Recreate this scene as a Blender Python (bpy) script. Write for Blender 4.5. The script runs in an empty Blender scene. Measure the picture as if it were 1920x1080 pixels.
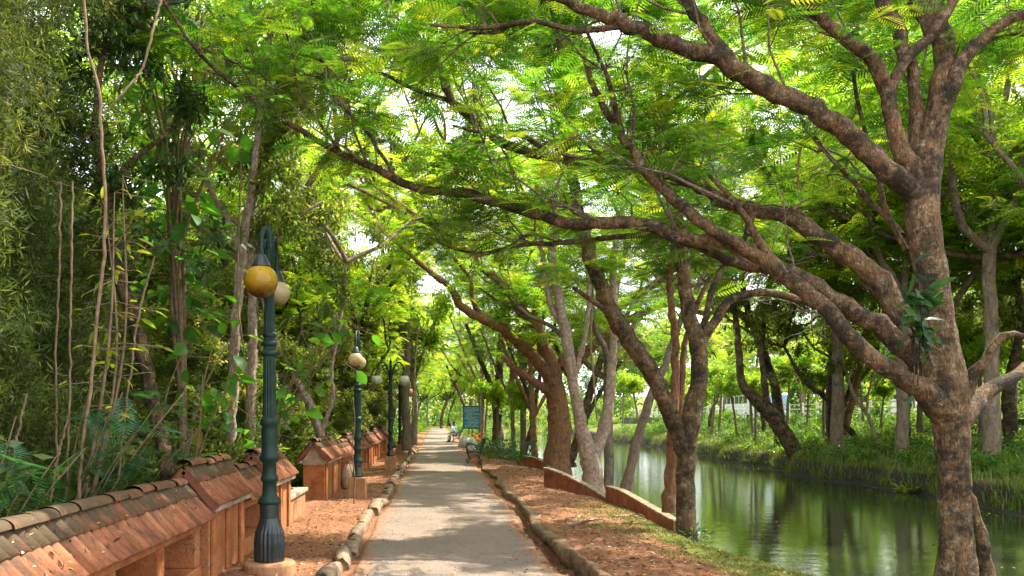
import bpy, math, random
import numpy as np
from mathutils import Vector
R = math.radians
scene = bpy.context.scene
COL = scene.collection
F, VX, VY, CH = 1600.0, 819.0, 781.0, 1.65

def at(px, py, Y):
    return np.array([(px - VX) / F * Y, Y, CH - (py - VY) / F * Y])

# ------------------------------------------------------------------ tags
def tag(o, label=None, cat=None, group=None, kind=None):
    if label: o['label'] = label
    if cat: o['category'] = cat
    if group: o['group'] = group
    if kind: o['kind'] = kind
    return o

def empty(name, loc=(0, 0, 0), label=None, cat=None, group=None, rz=0):
    o = bpy.data.objects.new(name, None); COL.objects.link(o)
    o.location = loc; o.rotation_euler = (0, 0, rz); o.empty_display_size = .2
    return tag(o, label, cat, group)

def copy_tree(o, parent=None):
    c = o.copy(); COL.objects.link(c); c.parent = parent
    for ch in [x for x in bpy.data.objects if x.parent == o]:
        copy_tree(ch, c)
    return c

# ------------------------------------------------------------------ materials
def mat(name):
    m = bpy.data.materials.new(name); m.use_nodes = True
    nt = m.node_tree; nt.nodes.clear()
    out = nt.nodes.new('ShaderNodeOutputMaterial')
    return m, nt, out

def N(nt, typ, **kw):
    n = nt.nodes.new(typ)
    for k, v in kw.items():
        if k in n.inputs: n.inputs[k].default_value = v
        else: setattr(n, k, v)
    return n

def noise(nt, scale, detail=4, rough=.6, vec=None, dist=0):
    n = N(nt, 'ShaderNodeTexNoise'); n.inputs['Scale'].default_value = scale
    n.inputs['Detail'].default_value = detail; n.inputs['Roughness'].default_value = rough
    n.inputs['Distortion'].default_value = dist
    if vec is not None: nt.links.new(vec, n.inputs['Vector'])
    return n.outputs['Fac']

def ramp(nt, fac, stops):
    n = nt.nodes.new('ShaderNodeValToRGB'); cr = n.color_ramp
    while len(cr.elements) < len(stops): cr.elements.new(.5)
    for e, (p, c) in zip(cr.elements, stops):
        e.position = p; e.color = (*c, 1) if len(c) == 3 else c
    nt.links.new(fac, n.inputs['Fac'])
    return n.outputs['Color']

def mix(nt, fac, a, b, mode='MIX'):
    n = nt.nodes.new('ShaderNodeMix'); n.data_type = 'RGBA'; n.blend_type = mode
    for sock, v in ((n.inputs[0], fac), (n.inputs[6], a), (n.inputs[7], b)):
        if isinstance(v, (int, float)): sock.default_value = v
        elif isinstance(v, tuple): sock.default_value = (*v, 1)
        else: nt.links.new(v, sock)
    return n.outputs[2]

def mth(nt, op, a, b=None, c=None, clamp=False):
    n = nt.nodes.new('ShaderNodeMath'); n.operation = op; n.use_clamp = clamp
    for s, v in zip(n.inputs, (a, b, c)):
        if v is None: continue
        if isinstance(v, (int, float)): s.default_value = v
        else: nt.links.new(v, s)
    return n.outputs[0]

def pos(nt, scale=(1, 1, 1)):
    g = nt.nodes.new('ShaderNodeTexCoord')
    m = nt.nodes.new('ShaderNodeMapping'); m.inputs['Scale'].default_value = scale
    nt.links.new(g.outputs['Object'], m.inputs['Vector'])
    return m.outputs['Vector']

def bump(nt, h, strength=.5, dist=.02):
    b = nt.nodes.new('ShaderNodeBump'); b.inputs['Strength'].default_value = strength
    b.inputs['Distance'].default_value = dist
    nt.links.new(h, b.inputs['Height']); return b.outputs['Normal']

def principled(nt, out, col, rough=.8, spec=.3, normal=None, metal=0):
    b = nt.nodes.new('ShaderNodeBsdfPrincipled')
    if isinstance(col, tuple): b.inputs['Base Color'].default_value = (*col, 1)
    else: nt.links.new(col, b.inputs['Base Color'])
    if isinstance(rough, (int, float)): b.inputs['Roughness'].default_value = rough
    else: nt.links.new(rough, b.inputs['Roughness'])
    b.inputs['Specular IOR Level'].default_value = spec
    b.inputs['Metallic'].default_value = metal
    if normal is not None: nt.links.new(normal, b.inputs['Normal'])
    nt.links.new(b.outputs[0], out.inputs['Surface'])
    return b

def m_plain(name, a, b, scale=8, rough=.7, spec=.3, bs=.3, metal=0, scl=(1, 1, 1)):
    m, nt, out = mat(name); v = pos(nt, scl)
    n1 = noise(nt, scale, 6, .65, v)
    c = ramp(nt, n1, [(.3, a), (.7, b)])
    principled(nt, out, c, rough, spec, bump(nt, noise(nt, scale * 4, 4, .6, v), bs, .01), metal)
    return m

def m_bark(name, base, pale, dark, palamt=.55, darkamt=.6, sc=1.0):
    m, nt, out = mat(name); v = pos(nt)
    big = noise(nt, 3.6 * sc, 6, .7, v)
    fine = noise(nt, 16 * sc, 6, .7, v)
    vs = pos(nt, (1, 1, .22))
    streak = noise(nt, 22 * sc, 5, .7, vs, .4)
    c = ramp(nt, streak, [(.3, tuple(x * .55 for x in base)), (.52, base), (.75, tuple(min(1, x * 1.5) for x in base))])
    pm = ramp(nt, noise(nt, 12 * sc, 7, .8, v), [(palamt - .02, (0, 0, 0)), (palamt + .09, (1, 1, 1))])
    c = mix(nt, mth(nt, 'MULTIPLY', pm, .8), c, pale)
    dm = ramp(nt, mth(nt, 'ADD', mth(nt, 'MULTIPLY', big, .65), mth(nt, 'MULTIPLY', fine, .35)), [(darkamt - .06, (0, 0, 0)), (darkamt + .06, (1, 1, 1))])
    c = mix(nt, mth(nt, 'MULTIPLY', dm, .88), c, dark)
    vo = nt.nodes.new('ShaderNodeTexVoronoi'); vo.feature = 'DISTANCE_TO_EDGE'; vo.inputs['Scale'].default_value = 42 * sc
    nv = nt.nodes.new('ShaderNodeTexNoise'); nv.inputs['Scale'].default_value = 9; nt.links.new(vs, nv.inputs['Vector'])
    nt.links.new(mix(nt, .12, pos(nt, (1, 1, .3)), nv.outputs['Color']), vo.inputs['Vector'])
    ck = ramp(nt, vo.outputs['Distance'], [(.0, (0, 0, 0)), (.09, (1, 1, 1))])
    c = mix(nt, mth(nt, 'MULTIPLY', mth(nt, 'SUBTRACT', 1, ck), mth(nt, 'MULTIPLY', big, .35)), c, dark)
    h = mth(nt, 'ADD', mth(nt, 'ADD', mth(nt, 'MULTIPLY', streak, .7), mth(nt, 'MULTIPLY', fine, .5)), mth(nt, 'MULTIPLY', ck, .2))
    principled(nt, out, c, .85, .2, bump(nt, h, 1.0, .05))
    return m

def m_leaf(name, stops, tcol=1.6, trans=.45, rough=.45, spec=.35):
    """leaf colour varies leaf by leaf (attribute 'tint'); thin leaves let light through"""
    m, nt, out = mat(name)
    a = N(nt, 'ShaderNodeAttribute', attribute_name='tint')
    c = ramp(nt, a.outputs['Fac'], stops)
    b = principled(nt, out, c, rough, spec)
    t = nt.nodes.new('ShaderNodeBsdfTranslucent')
    tc = mix(nt, 1.0, c, (tcol * 1.12, tcol, tcol * .45), 'MULTIPLY')
    nt.links.new(tc, t.inputs['Color'])
    ms = nt.nodes.new('ShaderNodeMixShader'); ms.inputs[0].default_value = trans
    nt.links.new(b.outputs[0], ms.inputs[1]); nt.links.new(t.outputs[0], ms.inputs[2])
    nt.links.new(ms.outputs[0], out.inputs['Surface'])
    return m

# ------------------------------------------------------------------ mesh from arrays
def mesh_arrays(name, V, Q, material, parent=None, tint=None, smooth=False, loc=None, tris=None):
    V = np.asarray(V, dtype=np.float32)
    if loc is not None: V = V - np.asarray(loc, dtype=np.float32)
    Q = np.asarray(Q, dtype=np.int32)
    me = bpy.data.meshes.new(name)
    nq = len(Q); k = Q.shape[1]
    me.vertices.add(len(V)); me.vertices.foreach_set('co', V.ravel())
    me.loops.add(nq * k); me.loops.foreach_set('vertex_index', Q.ravel())
    me.polygons.add(nq); me.polygons.foreach_set('loop_start', np.arange(0, nq * k, k, dtype=np.int32))
    if smooth: me.polygons.foreach_set('use_smooth', np.ones(nq, dtype=bool))
    if tint is not None:
        at_ = me.attributes.new('tint', 'FLOAT', 'POINT')
        at_.data.foreach_set('value', np.asarray(tint, dtype=np.float32))
    me.update(calc_edges=True)
    me.materials.append(material)
    o = bpy.data.objects.new(name, me); COL.objects.link(o)
    if parent is not None: o.parent = parent
    elif loc is not None: o.location = [float(c) for c in loc]
    return o

def nrm(a):
    return a / np.maximum(np.linalg.norm(a, axis=-1, keepdims=True), 1e-9)

def tubes(P, Rr, S=6, wob=0, rng=None, flute=0):
    """P (N,K,3) centre lines, Rr (N,K) radii -> verts, quads"""
    n, K, _ = P.shape
    T = nrm(np.gradient(P, axis=1))
    tm = nrm(T.mean(axis=1))
    ref = np.where(np.abs(tm[:, 2:3]) > .8, np.array([[1., 0, 0]]), np.array([[0, 0, 1.]]))
    n1 = nrm(np.cross(T, ref[:, None, :])); n2 = np.cross(T, n1)
    an = np.linspace(0, 2 * np.pi, S, endpoint=False)
    rr = Rr[:, :, None] * np.ones(S)
    if wob and rng is not None:
        lob = 1 + wob * rng.normal(size=(n, 1, S)) * .6 + wob * rng.normal(size=(n, K, S))
        rr = rr * np.clip(lob, .6, 1.5)
    if flute:
        kk = np.arange(K)[None, :, None]; p = rng.uniform(0, 6.28, 4)
        rr = rr * (1 + flute * (np.sin(5 * an + p[0] + kk * .04) + .7 * np.sin(8 * an + p[1] - kk * .07) + .5 * np.sin(13 * an + p[2] + kk * .11)) * (.6 + .4 * np.sin(kk * .13 + p[3])))
    V = P[:, :, None, :] + (n1[:, :, None, :] * np.cos(an)[None, None, :, None] + n2[:, :, None, :] * np.sin(an)[None, None, :, None]) * rr[..., None]
    idx = np.arange(n * K * S).reshape(n, K, S)
    a = idx[:, :-1, :]; b = np.roll(a, -1, axis=2); d = idx[:, 1:, :]; c = np.roll(d, -1, axis=2)
    Q = np.stack([a, b, c, d], axis=-1).reshape(-1, 4)
    return V.reshape(-1, 3), Q

def spline(P, n):
    """Catmull-Rom through the rows of P (any width)"""
    P = np.asarray(P, dtype=float)
    if len(P) == 2: P = np.array([P[0], (P[0] + P[1]) / 2, P[1]])
    E = np.vstack([2 * P[0] - P[1], P, 2 * P[-1] - P[-2]])
    seg = np.linalg.norm(np.diff(P[:, :3], axis=0), axis=1); cum = np.r_[0, np.cumsum(seg)]
    out = []
    for s in np.linspace(0, cum[-1], n):
        i = min(np.searchsorted(cum, s, 'right') - 1, len(P) - 2); u = (s - cum[i]) / max(seg[i], 1e-9)
        p0, p1, p2, p3 = E[i:i + 4]
        out.append(.5 * (2 * p1 + (p2 - p0) * u + (2 * p0 - 5 * p1 + 4 * p2 - p3) * u * u + (3 * p1 - p0 - 3 * p2 + p3) * u ** 3))
    return np.array(out)

# ------------------------------------------------------------------ leaf templates: (x along, y across, z up)
def leaflet(V, Q, b, t, w, fold=.12):
    b = np.array(b, float); t = np.array(t, float); d = t - b; L = np.linalg.norm(d)
    s = nrm(np.cross([0, 0, 1.], d)); m = b + d * .45
    i = len(V)
    V += [b, m + s * w + [0, 0, -fold * w], t, m - s * w + [0, 0, -fold * w]]
    Q.append([i, i + 1, i + 2, i + 3])

def tpl_frond(pairs=9, wid=.028, plen=.36, droop=.22):
    V, Q = [], []
    z = lambda x: -droop * x * x
    i = len(V); V += [np.array([0, -.004, 0]), np.array([0, .004, 0]), np.array([1, .003, z(1)]), np.array([1, -.003, z(1)])]; Q.append([i, i + 1, i + 2, i + 3])
    for k in range(pairs):
        x = .14 + .82 * k / (pairs - 1)
        L = plen * (math.sin(math.pi * (.18 + .72 * k / (pairs - 1))) ** .7)
        for s in (-1, 1):
            leaflet(V, Q, (x, 0, z(x)), (x + L * .42, s * L * .9, z(x) - .12 * L), wid)
    leaflet(V, Q, (1, 0, z(1)), (1.14, 0, z(1.12)), wid)
    return np.array(V), np.array(Q)

def tpl_lace(pairs=8, sub=5, plen=.36, droop=.22):
    """twice-divided feathery frond"""
    V, Q = [], []
    z = lambda x: -droop * x * x
    for k in range(pairs):
        x = .14 + .84 * k / (pairs - 1)
        L = plen * (math.sin(math.pi * (.18 + .72 * k / (pairs - 1))) ** .7)
        for s in (-1, 1):
            b = np.array([x, 0, z(x)]); e = np.array([x + L * .42, s * L * .9, z(x) - .12 * L]); d = e - b; q = nrm(np.cross([0, 0, 1.], d))
            for j in range(sub):
                u = (j + .6) / sub; p = b + d * u; l = L * .2 * (1.15 - .5 * u)
                for g in (-1, 1):
                    leaflet(V, Q, p, p + q * g * l + d * .07, .016, 0)
    return np.array(V), np.array(Q)

def tpl_leaf(w=.34, droop=.18):
    """one broad leaf folded along its midrib, 6 quads"""
    xs = [0, .18, .45, .75, 1.0]; ws = [.03, .75, 1., .7, .02]
    V, Q = [], []
    for x, a in zip(xs, ws):
        zz = -droop * x * x
        V += [[x, -a * w / 2, zz + a * w * .12], [x, 0, zz], [x, a * w / 2, zz + a * w * .12]]
    for k in range(4):
        for j in (0, 1):
            a = k * 3 + j; Q.append([a, a + 3, a + 4, a + 1])
    return np.array(V, float), np.array(Q)

def tpl_cluster(n, spread, ll, w, seed):
    """a tuft of n small leaves inside a unit-ish ball"""
    r = np.random.default_rng(seed); V, Q = [], []
    for _ in range(n):
        d = nrm(r.normal(size=3)); p = d * r.uniform(.1, 1) * spread
        a = nrm(d * .6 + r.normal(size=3) * .7 + np.array([0, 0, -.3]))
        if abs(a[2]) > .95: a = nrm(a + [.5, 0, 0])
        leaflet(V, Q, p, p + a * ll * r.uniform(.7, 1.3), w, .2)
    return np.array(V), np.array(Q)

def scatter(tpl, Ps, A, Nn, S, tint, jit=.0, rng=None):
    TV, TQ = tpl; m = len(Ps)
    A = nrm(A); B = nrm(np.cross(Nn, A)); C = np.cross(A, B)
    S = np.broadcast_to(np.asarray(S, float), (m,))
    V = Ps[:, None, :] + S[:, None, None] * (TV[None, :, 0:1] * A[:, None, :] + TV[None, :, 1:2] * B[:, None, :] + TV[None, :, 2:3] * C[:, None, :])
    Q = TQ[None] + (np.arange(m) * len(TV))[:, None, None]
    t = np.repeat(np.asarray(tint, float)[:, None], len(TV), axis=1)
    if jit and rng is not None:
        lt = rng.normal(size=(m, (len(TV) + 3) // 4)) * jit
        t = t + np.repeat(lt, 4, axis=1)[:, :len(TV)]
    return V.reshape(-1, 3), Q.reshape(-1, TQ.shape[1]), np.clip(t, 0, 1).ravel()

class Foliage:
    def __init__(self): self.V, self.Q, self.T, self.n = [], [], [], 0
    def add(self, vqt):
        v, q, t = vqt
        self.V.append(v); self.Q.append(q + self.n); self.T.append(t); self.n += len(v)
    def build(self, name, m, parent=None, loc=None):
        if not self.V: return None
        return mesh_arrays(name, np.concatenate(self.V), np.concatenate(self.Q), m, parent, np.concatenate(self.T), False, loc)

class Wood:
    def __init__(self): self.V, self.Q, self.n = [], [], 0
    def add(self, vq):
        v, q = vq
        self.V.append(v); self.Q.append(q + self.n); self.n += len(v)
    def build(self, name, m, parent=None, loc=None, smooth=True):
        if not self.V: return None
        return mesh_arrays(name, np.concatenate(self.V), np.concatenate(self.Q), m, parent, None, smooth, loc)

UP = np.array([0, 0, 1.])

class Tree:
    """limbs are real 3-D centre lines; twigs and fronds grow from them"""
    def __init__(self, seed):
        self.rng = np.random.default_rng(seed); self.wood = Wood(); self.tw = []; self.twr = []
        self.fp, self.fa, self.fn, self.fs, self.ft = [], [], [], [], []
        self.limbs = []
    def limb(self, pts, rad, S=12, wob=.03, step=.11, wig=.01, grow=True, flute=0):
        """pts (K,3), rad (K,)"""
        P = np.column_stack([np.asarray(pts, float), np.asarray(rad, float)])
        L = np.linalg.norm(np.diff(P[:, :3], axis=0), axis=1).sum()
        n = int(max(6, min(90, L / step)))
        X = spline(P, n); X[:, 3] = np.maximum(X[:, 3], .003)
        w = self.rng.normal(size=(n, 3)) * wig * np.minimum(1, X[:, 3:4] / .05); w[0] = 0
        X[:, :3] += w
        Rr = X[:, 3].copy()
        e = X[-1].copy(); 
        if X[-1, 3] > .012:
            tip = X[-1, :3] + (X[-1, :3] - X[-2, :3]) * .15
            X = np.vstack([X, [*tip, .001]]); Rr = X[:, 3].copy()
        self.wood.add(tubes(X[None, :, :3], Rr[None], S, wob, self.rng, flute))
        if grow: self.limbs.append((X[:, :3], Rr))
        return X[:, :3], Rr
    def trace(self, pp, **kw):
        """pp rows: photo x, photo y, photo width, distance -> a limb at that distance with its real thickness"""
        P = np.array([at(a, b, Y) for a, b, w, Y in pp]); r = np.array([w * .425 / F * Y for a, b, w, Y in pp])
        return self.limb(P, r, **kw)
    def fronds(self, P, d, m, size, flat=.3, tilt=.35, t0=.5, tj=.22):
        """m fronds along a twig polyline P (K,3)"""
        g = self.rng
        K = len(P); u = np.linspace(.25, 1, m) * (K - 1); i = np.minimum(u.astype(int), K - 2); f = (u - i)[:, None]
        p = P[i] * (1 - f) + P[i + 1] * f
        side = nrm(np.cross(UP, d) + 1e-6)
        sg = np.where(np.arange(m) % 2 == 0, 1, -1)[:, None]
        a = d * g.uniform(.2, .9, (m, 1)) + side * sg * g.uniform(.5, 1, (m, 1)) + np.column_stack([np.zeros((m, 2)), g.uniform(-.35, .2, m)])
        nn = UP + g.normal(size=(m, 3)) * tilt
        self.fp.append(p); self.fa.append(a); self.fn.append(nn); self.fs.append(size * g.uniform(.65, 1.25, m))
        tt = t0 + g.normal() * tj * .7
        self.ft.append(np.clip(tt + g.normal(size=m) * tj, 0, 1))
    def branch(self, p, d, L, r0, K=6, curve=.15, sag=0.):
        g = self.rng; s = np.linspace(0, 1, K)[:, None]
        w = np.cumsum(g.normal(size=(K, 3)) * L * .045, axis=0); w -= w[0]
        P = p + d * L * s + w + UP * (curve * L * s ** 2) - UP * sag * L * s ** 3
        self.tw.append(P); self.twr.append(np.linspace(r0, max(.0025, r0 * .25), K))
        return P
    def sprout(self, X, Rr, n, L1, up=.35, bias=(0, 0, 0), start=.2, sub=5, fr=5, size=.38, flat=.5, t0=.5, tj=.22, curve=.12):
        g = self.rng; K = len(X); T = nrm(np.gradient(X, axis=0)); bias = np.array(bias, float)
        for _ in range(n):
            t = g.uniform(start, 1); i = int(t * (K - 1)); p = X[i]; tan = T[i]
            lat = g.normal(size=3); lat -= lat.dot(tan) * tan; lat = nrm(lat)
            d = nrm(tan * .55 + lat * .8 + UP * up + bias)
            L = L1 * g.uniform(.45, 1.1) * (1.1 - .45 * t)
            r0 = min(Rr[i] * .6, .009 * L + .004)
            P = self.branch(p, d, L, r0, curve=curve)
            self.fronds(P[3:], d, max(2, fr // 2), size, t0=t0, tj=tj)
            for _s in range(sub):
                u = g.uniform(.3, 1); j = min(int(u * 5), 4)
                l2 = g.normal(size=3); l2[2] *= flat
                d2 = nrm(d * .5 + nrm(l2) * .8 + UP * .05); d2[2] *= flat; d2 = nrm(d2)
                P2 = self.branch(P[j], d2, L * g.uniform(.3, .6), r0 * .45, curve=.02, sag=.08)
                self.fronds(P2, d2, fr, size, t0=t0, tj=tj)
    def grow_all(self, per_m, **kw):
        for X, Rr in list(self.limbs):
            L = np.linalg.norm(np.diff(X, axis=0), axis=1).sum()
            self.sprout(X, Rr, max(2, int(per_m * L)), **kw)
    def finish(self, root, bark, leafm, tpl, jit=.08, S=4, twigm=None, loc=None, wname='trunk', cull=None):
        loc = np.array(root.location) if loc is None else loc
        self.wood.build(wname, bark, root, loc)
        if self.tw:
            W = Wood(); W.add(tubes(np.array(self.tw), np.array(self.twr), S)); W.build('branches', twigm or bark, root, loc)
        if self.fp:
            P = np.concatenate(self.fp); A = np.concatenate(self.fa); Nn = np.concatenate(self.fn); Sz = np.concatenate(self.fs); Tt = np.concatenate(self.ft)
            if cull is not None:
                k = cull(P) & ((P[:, 2] < CH + .5 * P[:, 1]) | (self.rng.uniform(size=len(P)) < .45)); P, A, Nn, Sz, Tt = P[k], A[k], Nn[k], Sz[k], Tt[k]  # unseen fronds above the frame thinned to let sun reach the path
            fo = Foliage(); fo.add(scatter(tpl, P, A, Nn, Sz, Tt, jit, self.rng)); fo.build('crown', leafm, root, loc)
            return len(P)
        return 0

# ------------------------------------------------------------------ hard-surface builder
class MB:
    def __init__(self): self.v, self.f = [], []
    def add(self, vs, fs):
        b = len(self.v); self.v += [tuple(map(float, p)) for p in vs]; self.f += [[b + i for i in q] for q in fs]; return self
    def box(self, c, s, rz=0, taper=1.0):
        x, y, z = s[0] / 2, s[1] / 2, s[2] / 2; ca, sa = math.cos(rz), math.sin(rz); vs = []
        for k, t in ((-1, 1), (1, taper)):
            for a, b in ((-1, -1), (1, -1), (1, 1), (-1, 1)):
                X, Yy = a * x * t, b * y * t; vs.append((c[0] + X * ca - Yy * sa, c[1] + X * sa + Yy * ca, c[2] + k * z))
        return self.add(vs, [[3, 2, 1, 0], [4, 5, 6, 7], [0, 1, 5, 4], [1, 2, 6, 5], [2, 3, 7, 6], [3, 0, 4, 7]])
    def bar(self, a, b, w, h=None):
        a = Vector(a); b = Vector(b); h = h or w; d = (b - a).normalized()
        up = Vector((0, 0, 1)) if abs(d.z) < .9 else Vector((1, 0, 0)); s = d.cross(up).normalized(); u = s.cross(d)
        vs = []
        for p in (a, b):
            for i, j in ((-1, -1), (1, -1), (1, 1), (-1, 1)): vs.append(p + s * i * w / 2 + u * j * h / 2)
        return self.add(vs, [[3, 2, 1, 0], [4, 5, 6, 7], [0, 1, 5, 4], [1, 2, 6, 5], [2, 3, 7, 6], [3, 0, 4, 7]])
    def tube(self, pts, r, S=8, n=None):
        pts = np.array(pts, float); r = np.broadcast_to(np.asarray(r, float), (len(pts),))
        X = spline(np.column_stack([pts, r]), n or max(4, len(pts) * 4))
        v, q = tubes(X[None, :, :3], X[None, :, 3], S)
        b = len(self.v); self.add(v, q.tolist())
        k = len(X)
        self.f.append([b + i for i in range(S)][::-1]); self.f.append([b + (k - 1) * S + i for i in range(S)])
        return self
    def lathe(self, prof, c, S=24, flute=None):
        vs, fs = [], []; K = len(prof)
        for k, (r, z) in enumerate(prof):
            for i in range(S):
                a = 2 * math.pi * i / S; rr = r
                if flute and flute[0] <= z <= flute[1] and i % 2: rr *= flute[2]
                vs.append((c[0] + rr * math.cos(a), c[1] + rr * math.sin(a), c[2] + z))
        for k in range(K - 1):
            for i in range(S):
                j = (i + 1) % S; fs.append([k * S + i, k * S + j, (k + 1) * S + j, (k + 1) * S + i])
        fs.append([i for i in range(S)][::-1]); fs.append([(K - 1) * S + i for i in range(S)])
        return self.add(vs, fs)
    def prism(self, poly, a, b):
        """poly: list of 3-D points (a face); extruded by vector b-a"""
        n = len(poly); d = np.array(b, float) - np.array(a, float)
        vs = [np.array(p, float) for p in poly] + [np.array(p, float) + d for p in poly]
        fs = [list(range(n))[::-1], [n + i for i in range(n)]] + [[i, (i + 1) % n, n + (i + 1) % n, n + i] for i in range(n)]
        return self.add(vs, fs)
    def build(self, name, m, parent=None, bevel=0, smooth=False, loc=None, sub=0, seg=2):
        me = bpy.data.meshes.new(name); vs = self.v
        if loc is not None: vs = [(x - loc[0], y - loc[1], z - loc[2]) for x, y, z in vs]
        me.from_pydata(vs, [], self.f); me.update(); me.materials.append(m)
        o = bpy.data.objects.new(name, me); COL.objects.link(o)
        if parent is not None: o.parent = parent
        elif loc is not None: o.location = loc
        if smooth: me.polygons.foreach_set('use_smooth', [True] * len(me.polygons))
        if bevel:
            b = o.modifiers.new('b', 'BEVEL'); b.width = bevel; b.segments = seg; b.limit_method = 'ANGLE'; b.angle_limit = R(40)
        if sub:
            s = o.modifiers.new('s', 'SUBSURF'); s.levels = sub; s.render_levels = sub
        return o
# ------------------------------------------------------------------ camera, sky, sun
cam = bpy.data.cameras.new('camera'); camo = bpy.data.objects.new('camera', cam); COL.objects.link(camo)
camo.location = (0, 0, CH); camo.rotation_euler = (R(90), 0, 0)
cam.sensor_width = 36; cam.lens = F / 1920 * 36; cam.shift_x = (960 - VX) / 1920; cam.shift_y = (VY - 540) / 1920
cam.clip_start = .05; cam.clip_end = 2000; scene.camera = camo
SUN_EL, SUN_AZ = 54, 58            # degrees; azimuth from the path's direction towards the water
w = bpy.data.worlds.new('World'); scene.world = w; w.use_nodes = True
nt = w.node_tree; bg = nt.nodes['Background']
sk = nt.nodes.new('ShaderNodeTexSky'); sk.sky_type = 'NISHITA'; sk.sun_disc = False
sk.sun_elevation = R(SUN_EL); sk.sun_rotation = R(SUN_AZ); sk.air_density = 1.0; sk.dust_density = 3.0; sk.ozone_density = 1.0
# thin bright cloud over the blue
tcw = nt.nodes.new('ShaderNodeTexCoord')
cn = ramp(nt, noise(nt, 2.2, 6, .6, tcw.outputs['Generated']), [(.35, (.55, .55, .55)), (.6, (1, 1, 1))])
cloud = mix(nt, cn, sk.outputs['Color'], (9.5, 9.7, 10.4))
nt.links.new(cloud, bg.inputs['Color']); bg.inputs['Strength'].default_value = .135
sl = bpy.data.lights.new('sun', 'SUN'); so = bpy.data.objects.new('sun', sl); COL.objects.link(so)
sl.energy = 5.0; sl.angle = R(.5); sl.color = (1, .93, .8)
sd = Vector((math.sin(R(SUN_AZ)) * math.cos(R(SUN_EL)), math.cos(R(SUN_AZ)) * math.cos(R(SUN_EL)), math.sin(R(SUN_EL))))
so.rotation_euler = sd.to_track_quat('Z', 'Y').to_euler(); so.location = sd * 60
vs_ = scene.view_settings; vs_.view_transform = 'Standard'; vs_.look = 'None'; vs_.gamma = 1; vs_.exposure = 1.55; vs_.use_curve_mapping = False
scene.render.engine = 'CYCLES'; cy = scene.cycles
cy.max_bounces = 6; cy.diffuse_bounces = 3; cy.transmission_bounces = 4; cy.glossy_bounces = 3; cy.transparent_max_bounces = 8
cy.use_denoising = True; cy.caustics_reflective = False; cy.caustics_refractive = False; cy.sample_clamp_indirect = 8

# ------------------------------------------------------------------ shared materials
M = {}
M['bark'] = m_bark('brown_bark', (.18, .108, .05), (.4, .345, .235), (.02, .018, .011), .55, .5)
M['bark_moss'] = m_bark('mossy_bark', (.16, .1, .046), (.36, .31, .2), (.02, .018, .012), .56, .48)
M['bark_red'] = m_bark('red_brown_bark', (.26, .125, .06), (.42, .3, .2), (.035, .024, .015), .56, .58)
M['bark_pale'] = m_bark('pale_bark', (.3, .21, .14), (.5, .43, .34), (.1, .075, .05), .5, .62)
M['bark_grey'] = m_bark('grey_bark', (.2, .15, .1), (.36, .3, .22), (.045, .035, .026), .56, .58)
M['stem'] = m_plain('dry_stem', (.1, .07, .04), (.27, .19, .11), 14, .85, .15)
G1 = [(0, (.018, .06, .008)), (.45, (.052, .15, .013)), (.75, (.115, .215, .017)), (1, (.26, .29, .025))]
M['leaf_bright'] = m_leaf('feathery_leaf', G1, 2.35, .55)
M['leaf_yellow'] = m_leaf('yellow_green_leaf', [(0, (.05, .14, .012)), (.5, (.115, .225, .018)), (1, (.28, .31, .03))], 2.6, .6)
M['leaf_mid'] = m_leaf('bush_leaf', [(0, (.018, .055, .012)), (.5, (.05, .12, .018)), (.85, (.11, .19, .026)), (1, (.18, .2, .035))], 2.4, .5)
M['leaf_dark'] = m_leaf('dark_leaf', [(0, (.01, .035, .012)), (.6, (.028, .08, .018)), (1, (.07, .15, .02))], 1.9, .4)
M['leaf_olive'] = m_leaf('olive_leaf', [(0, (.02, .027, .008)), (.4, (.06, .1, .02)), (.75, (.13, .165, .042)), (1, (.26, .25, .1))], 2.0, .42, .6, .2)
M['leaf_broad'] = m_leaf('broad_leaf', [(0, (.02, .065, .012)), (.5, (.045, .15, .016)), (.9, (.1, .22, .022)), (1, (.25, .12, .03))], 2.3, .5, .55, .25)
M['leaf_fern'] = m_leaf('fern_leaf', [(0, (.012, .05, .022)), (.6, (.03, .105, .045)), (1, (.08, .17, .03))], 1.9, .4)
M['leaf_wood'] = m_leaf('light_olive_leaf', [(0, (.03, .06, .012)), (.5, (.085, .135, .022)), (.85, (.17, .2, .04)), (1, (.27, .26, .08))], 2.3, .5)
M['grass'] = m_leaf('grass_blade', [(0, (.04, .08, .012)), (.5, (.085, .15, .018)), (.85, (.18, .19, .03)), (1, (.3, .24, .09))], 1.5, .35)
M['litter'] = m_leaf('dry_leaf', [(0, (.06, .025, .012)), (.5, (.2, .085, .035)), (.85, (.35, .2, .09)), (1, (.5, .4, .26))], 1.0, .1, .8, .1)
M['iron'] = m_plain('green_painted_iron', (.006, .02, .013), (.017, .042, .028), 7, .5, .22, .35)
M['iron_dark'] = m_plain('black_painted_iron', (.008, .012, .012), (.02, .028, .026), 14, .4, .5, .2)
M['iron_blue'] = m_plain('blue_green_painted_iron', (.01, .06, .07), (.02, .1, .11), 14, .45, .5, .1)
M['stone'] = m_plain('kerb_stone', (.085, .055, .032), (.32, .225, .145), 7, .9, .15, .9)
M['rock'] = m_plain('pale_rock', (.42, .38, .33), (.72, .7, .66), 6, .9, .15, .8)
M['plinth'] = m_plain('earth_stained_concrete', (.22, .1, .045), (.4, .22, .11), 5, .9, .15, .6)
M['white_paint'] = m_plain('weathered_white_paint', (.5, .5, .46), (.78, .78, .74), 5, .7, .3, .1)
M['mud_wall'] = m_plain('mossy_concrete', (.05, .05, .04), (.16, .15, .12), 3, .95, .1, .7)

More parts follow.
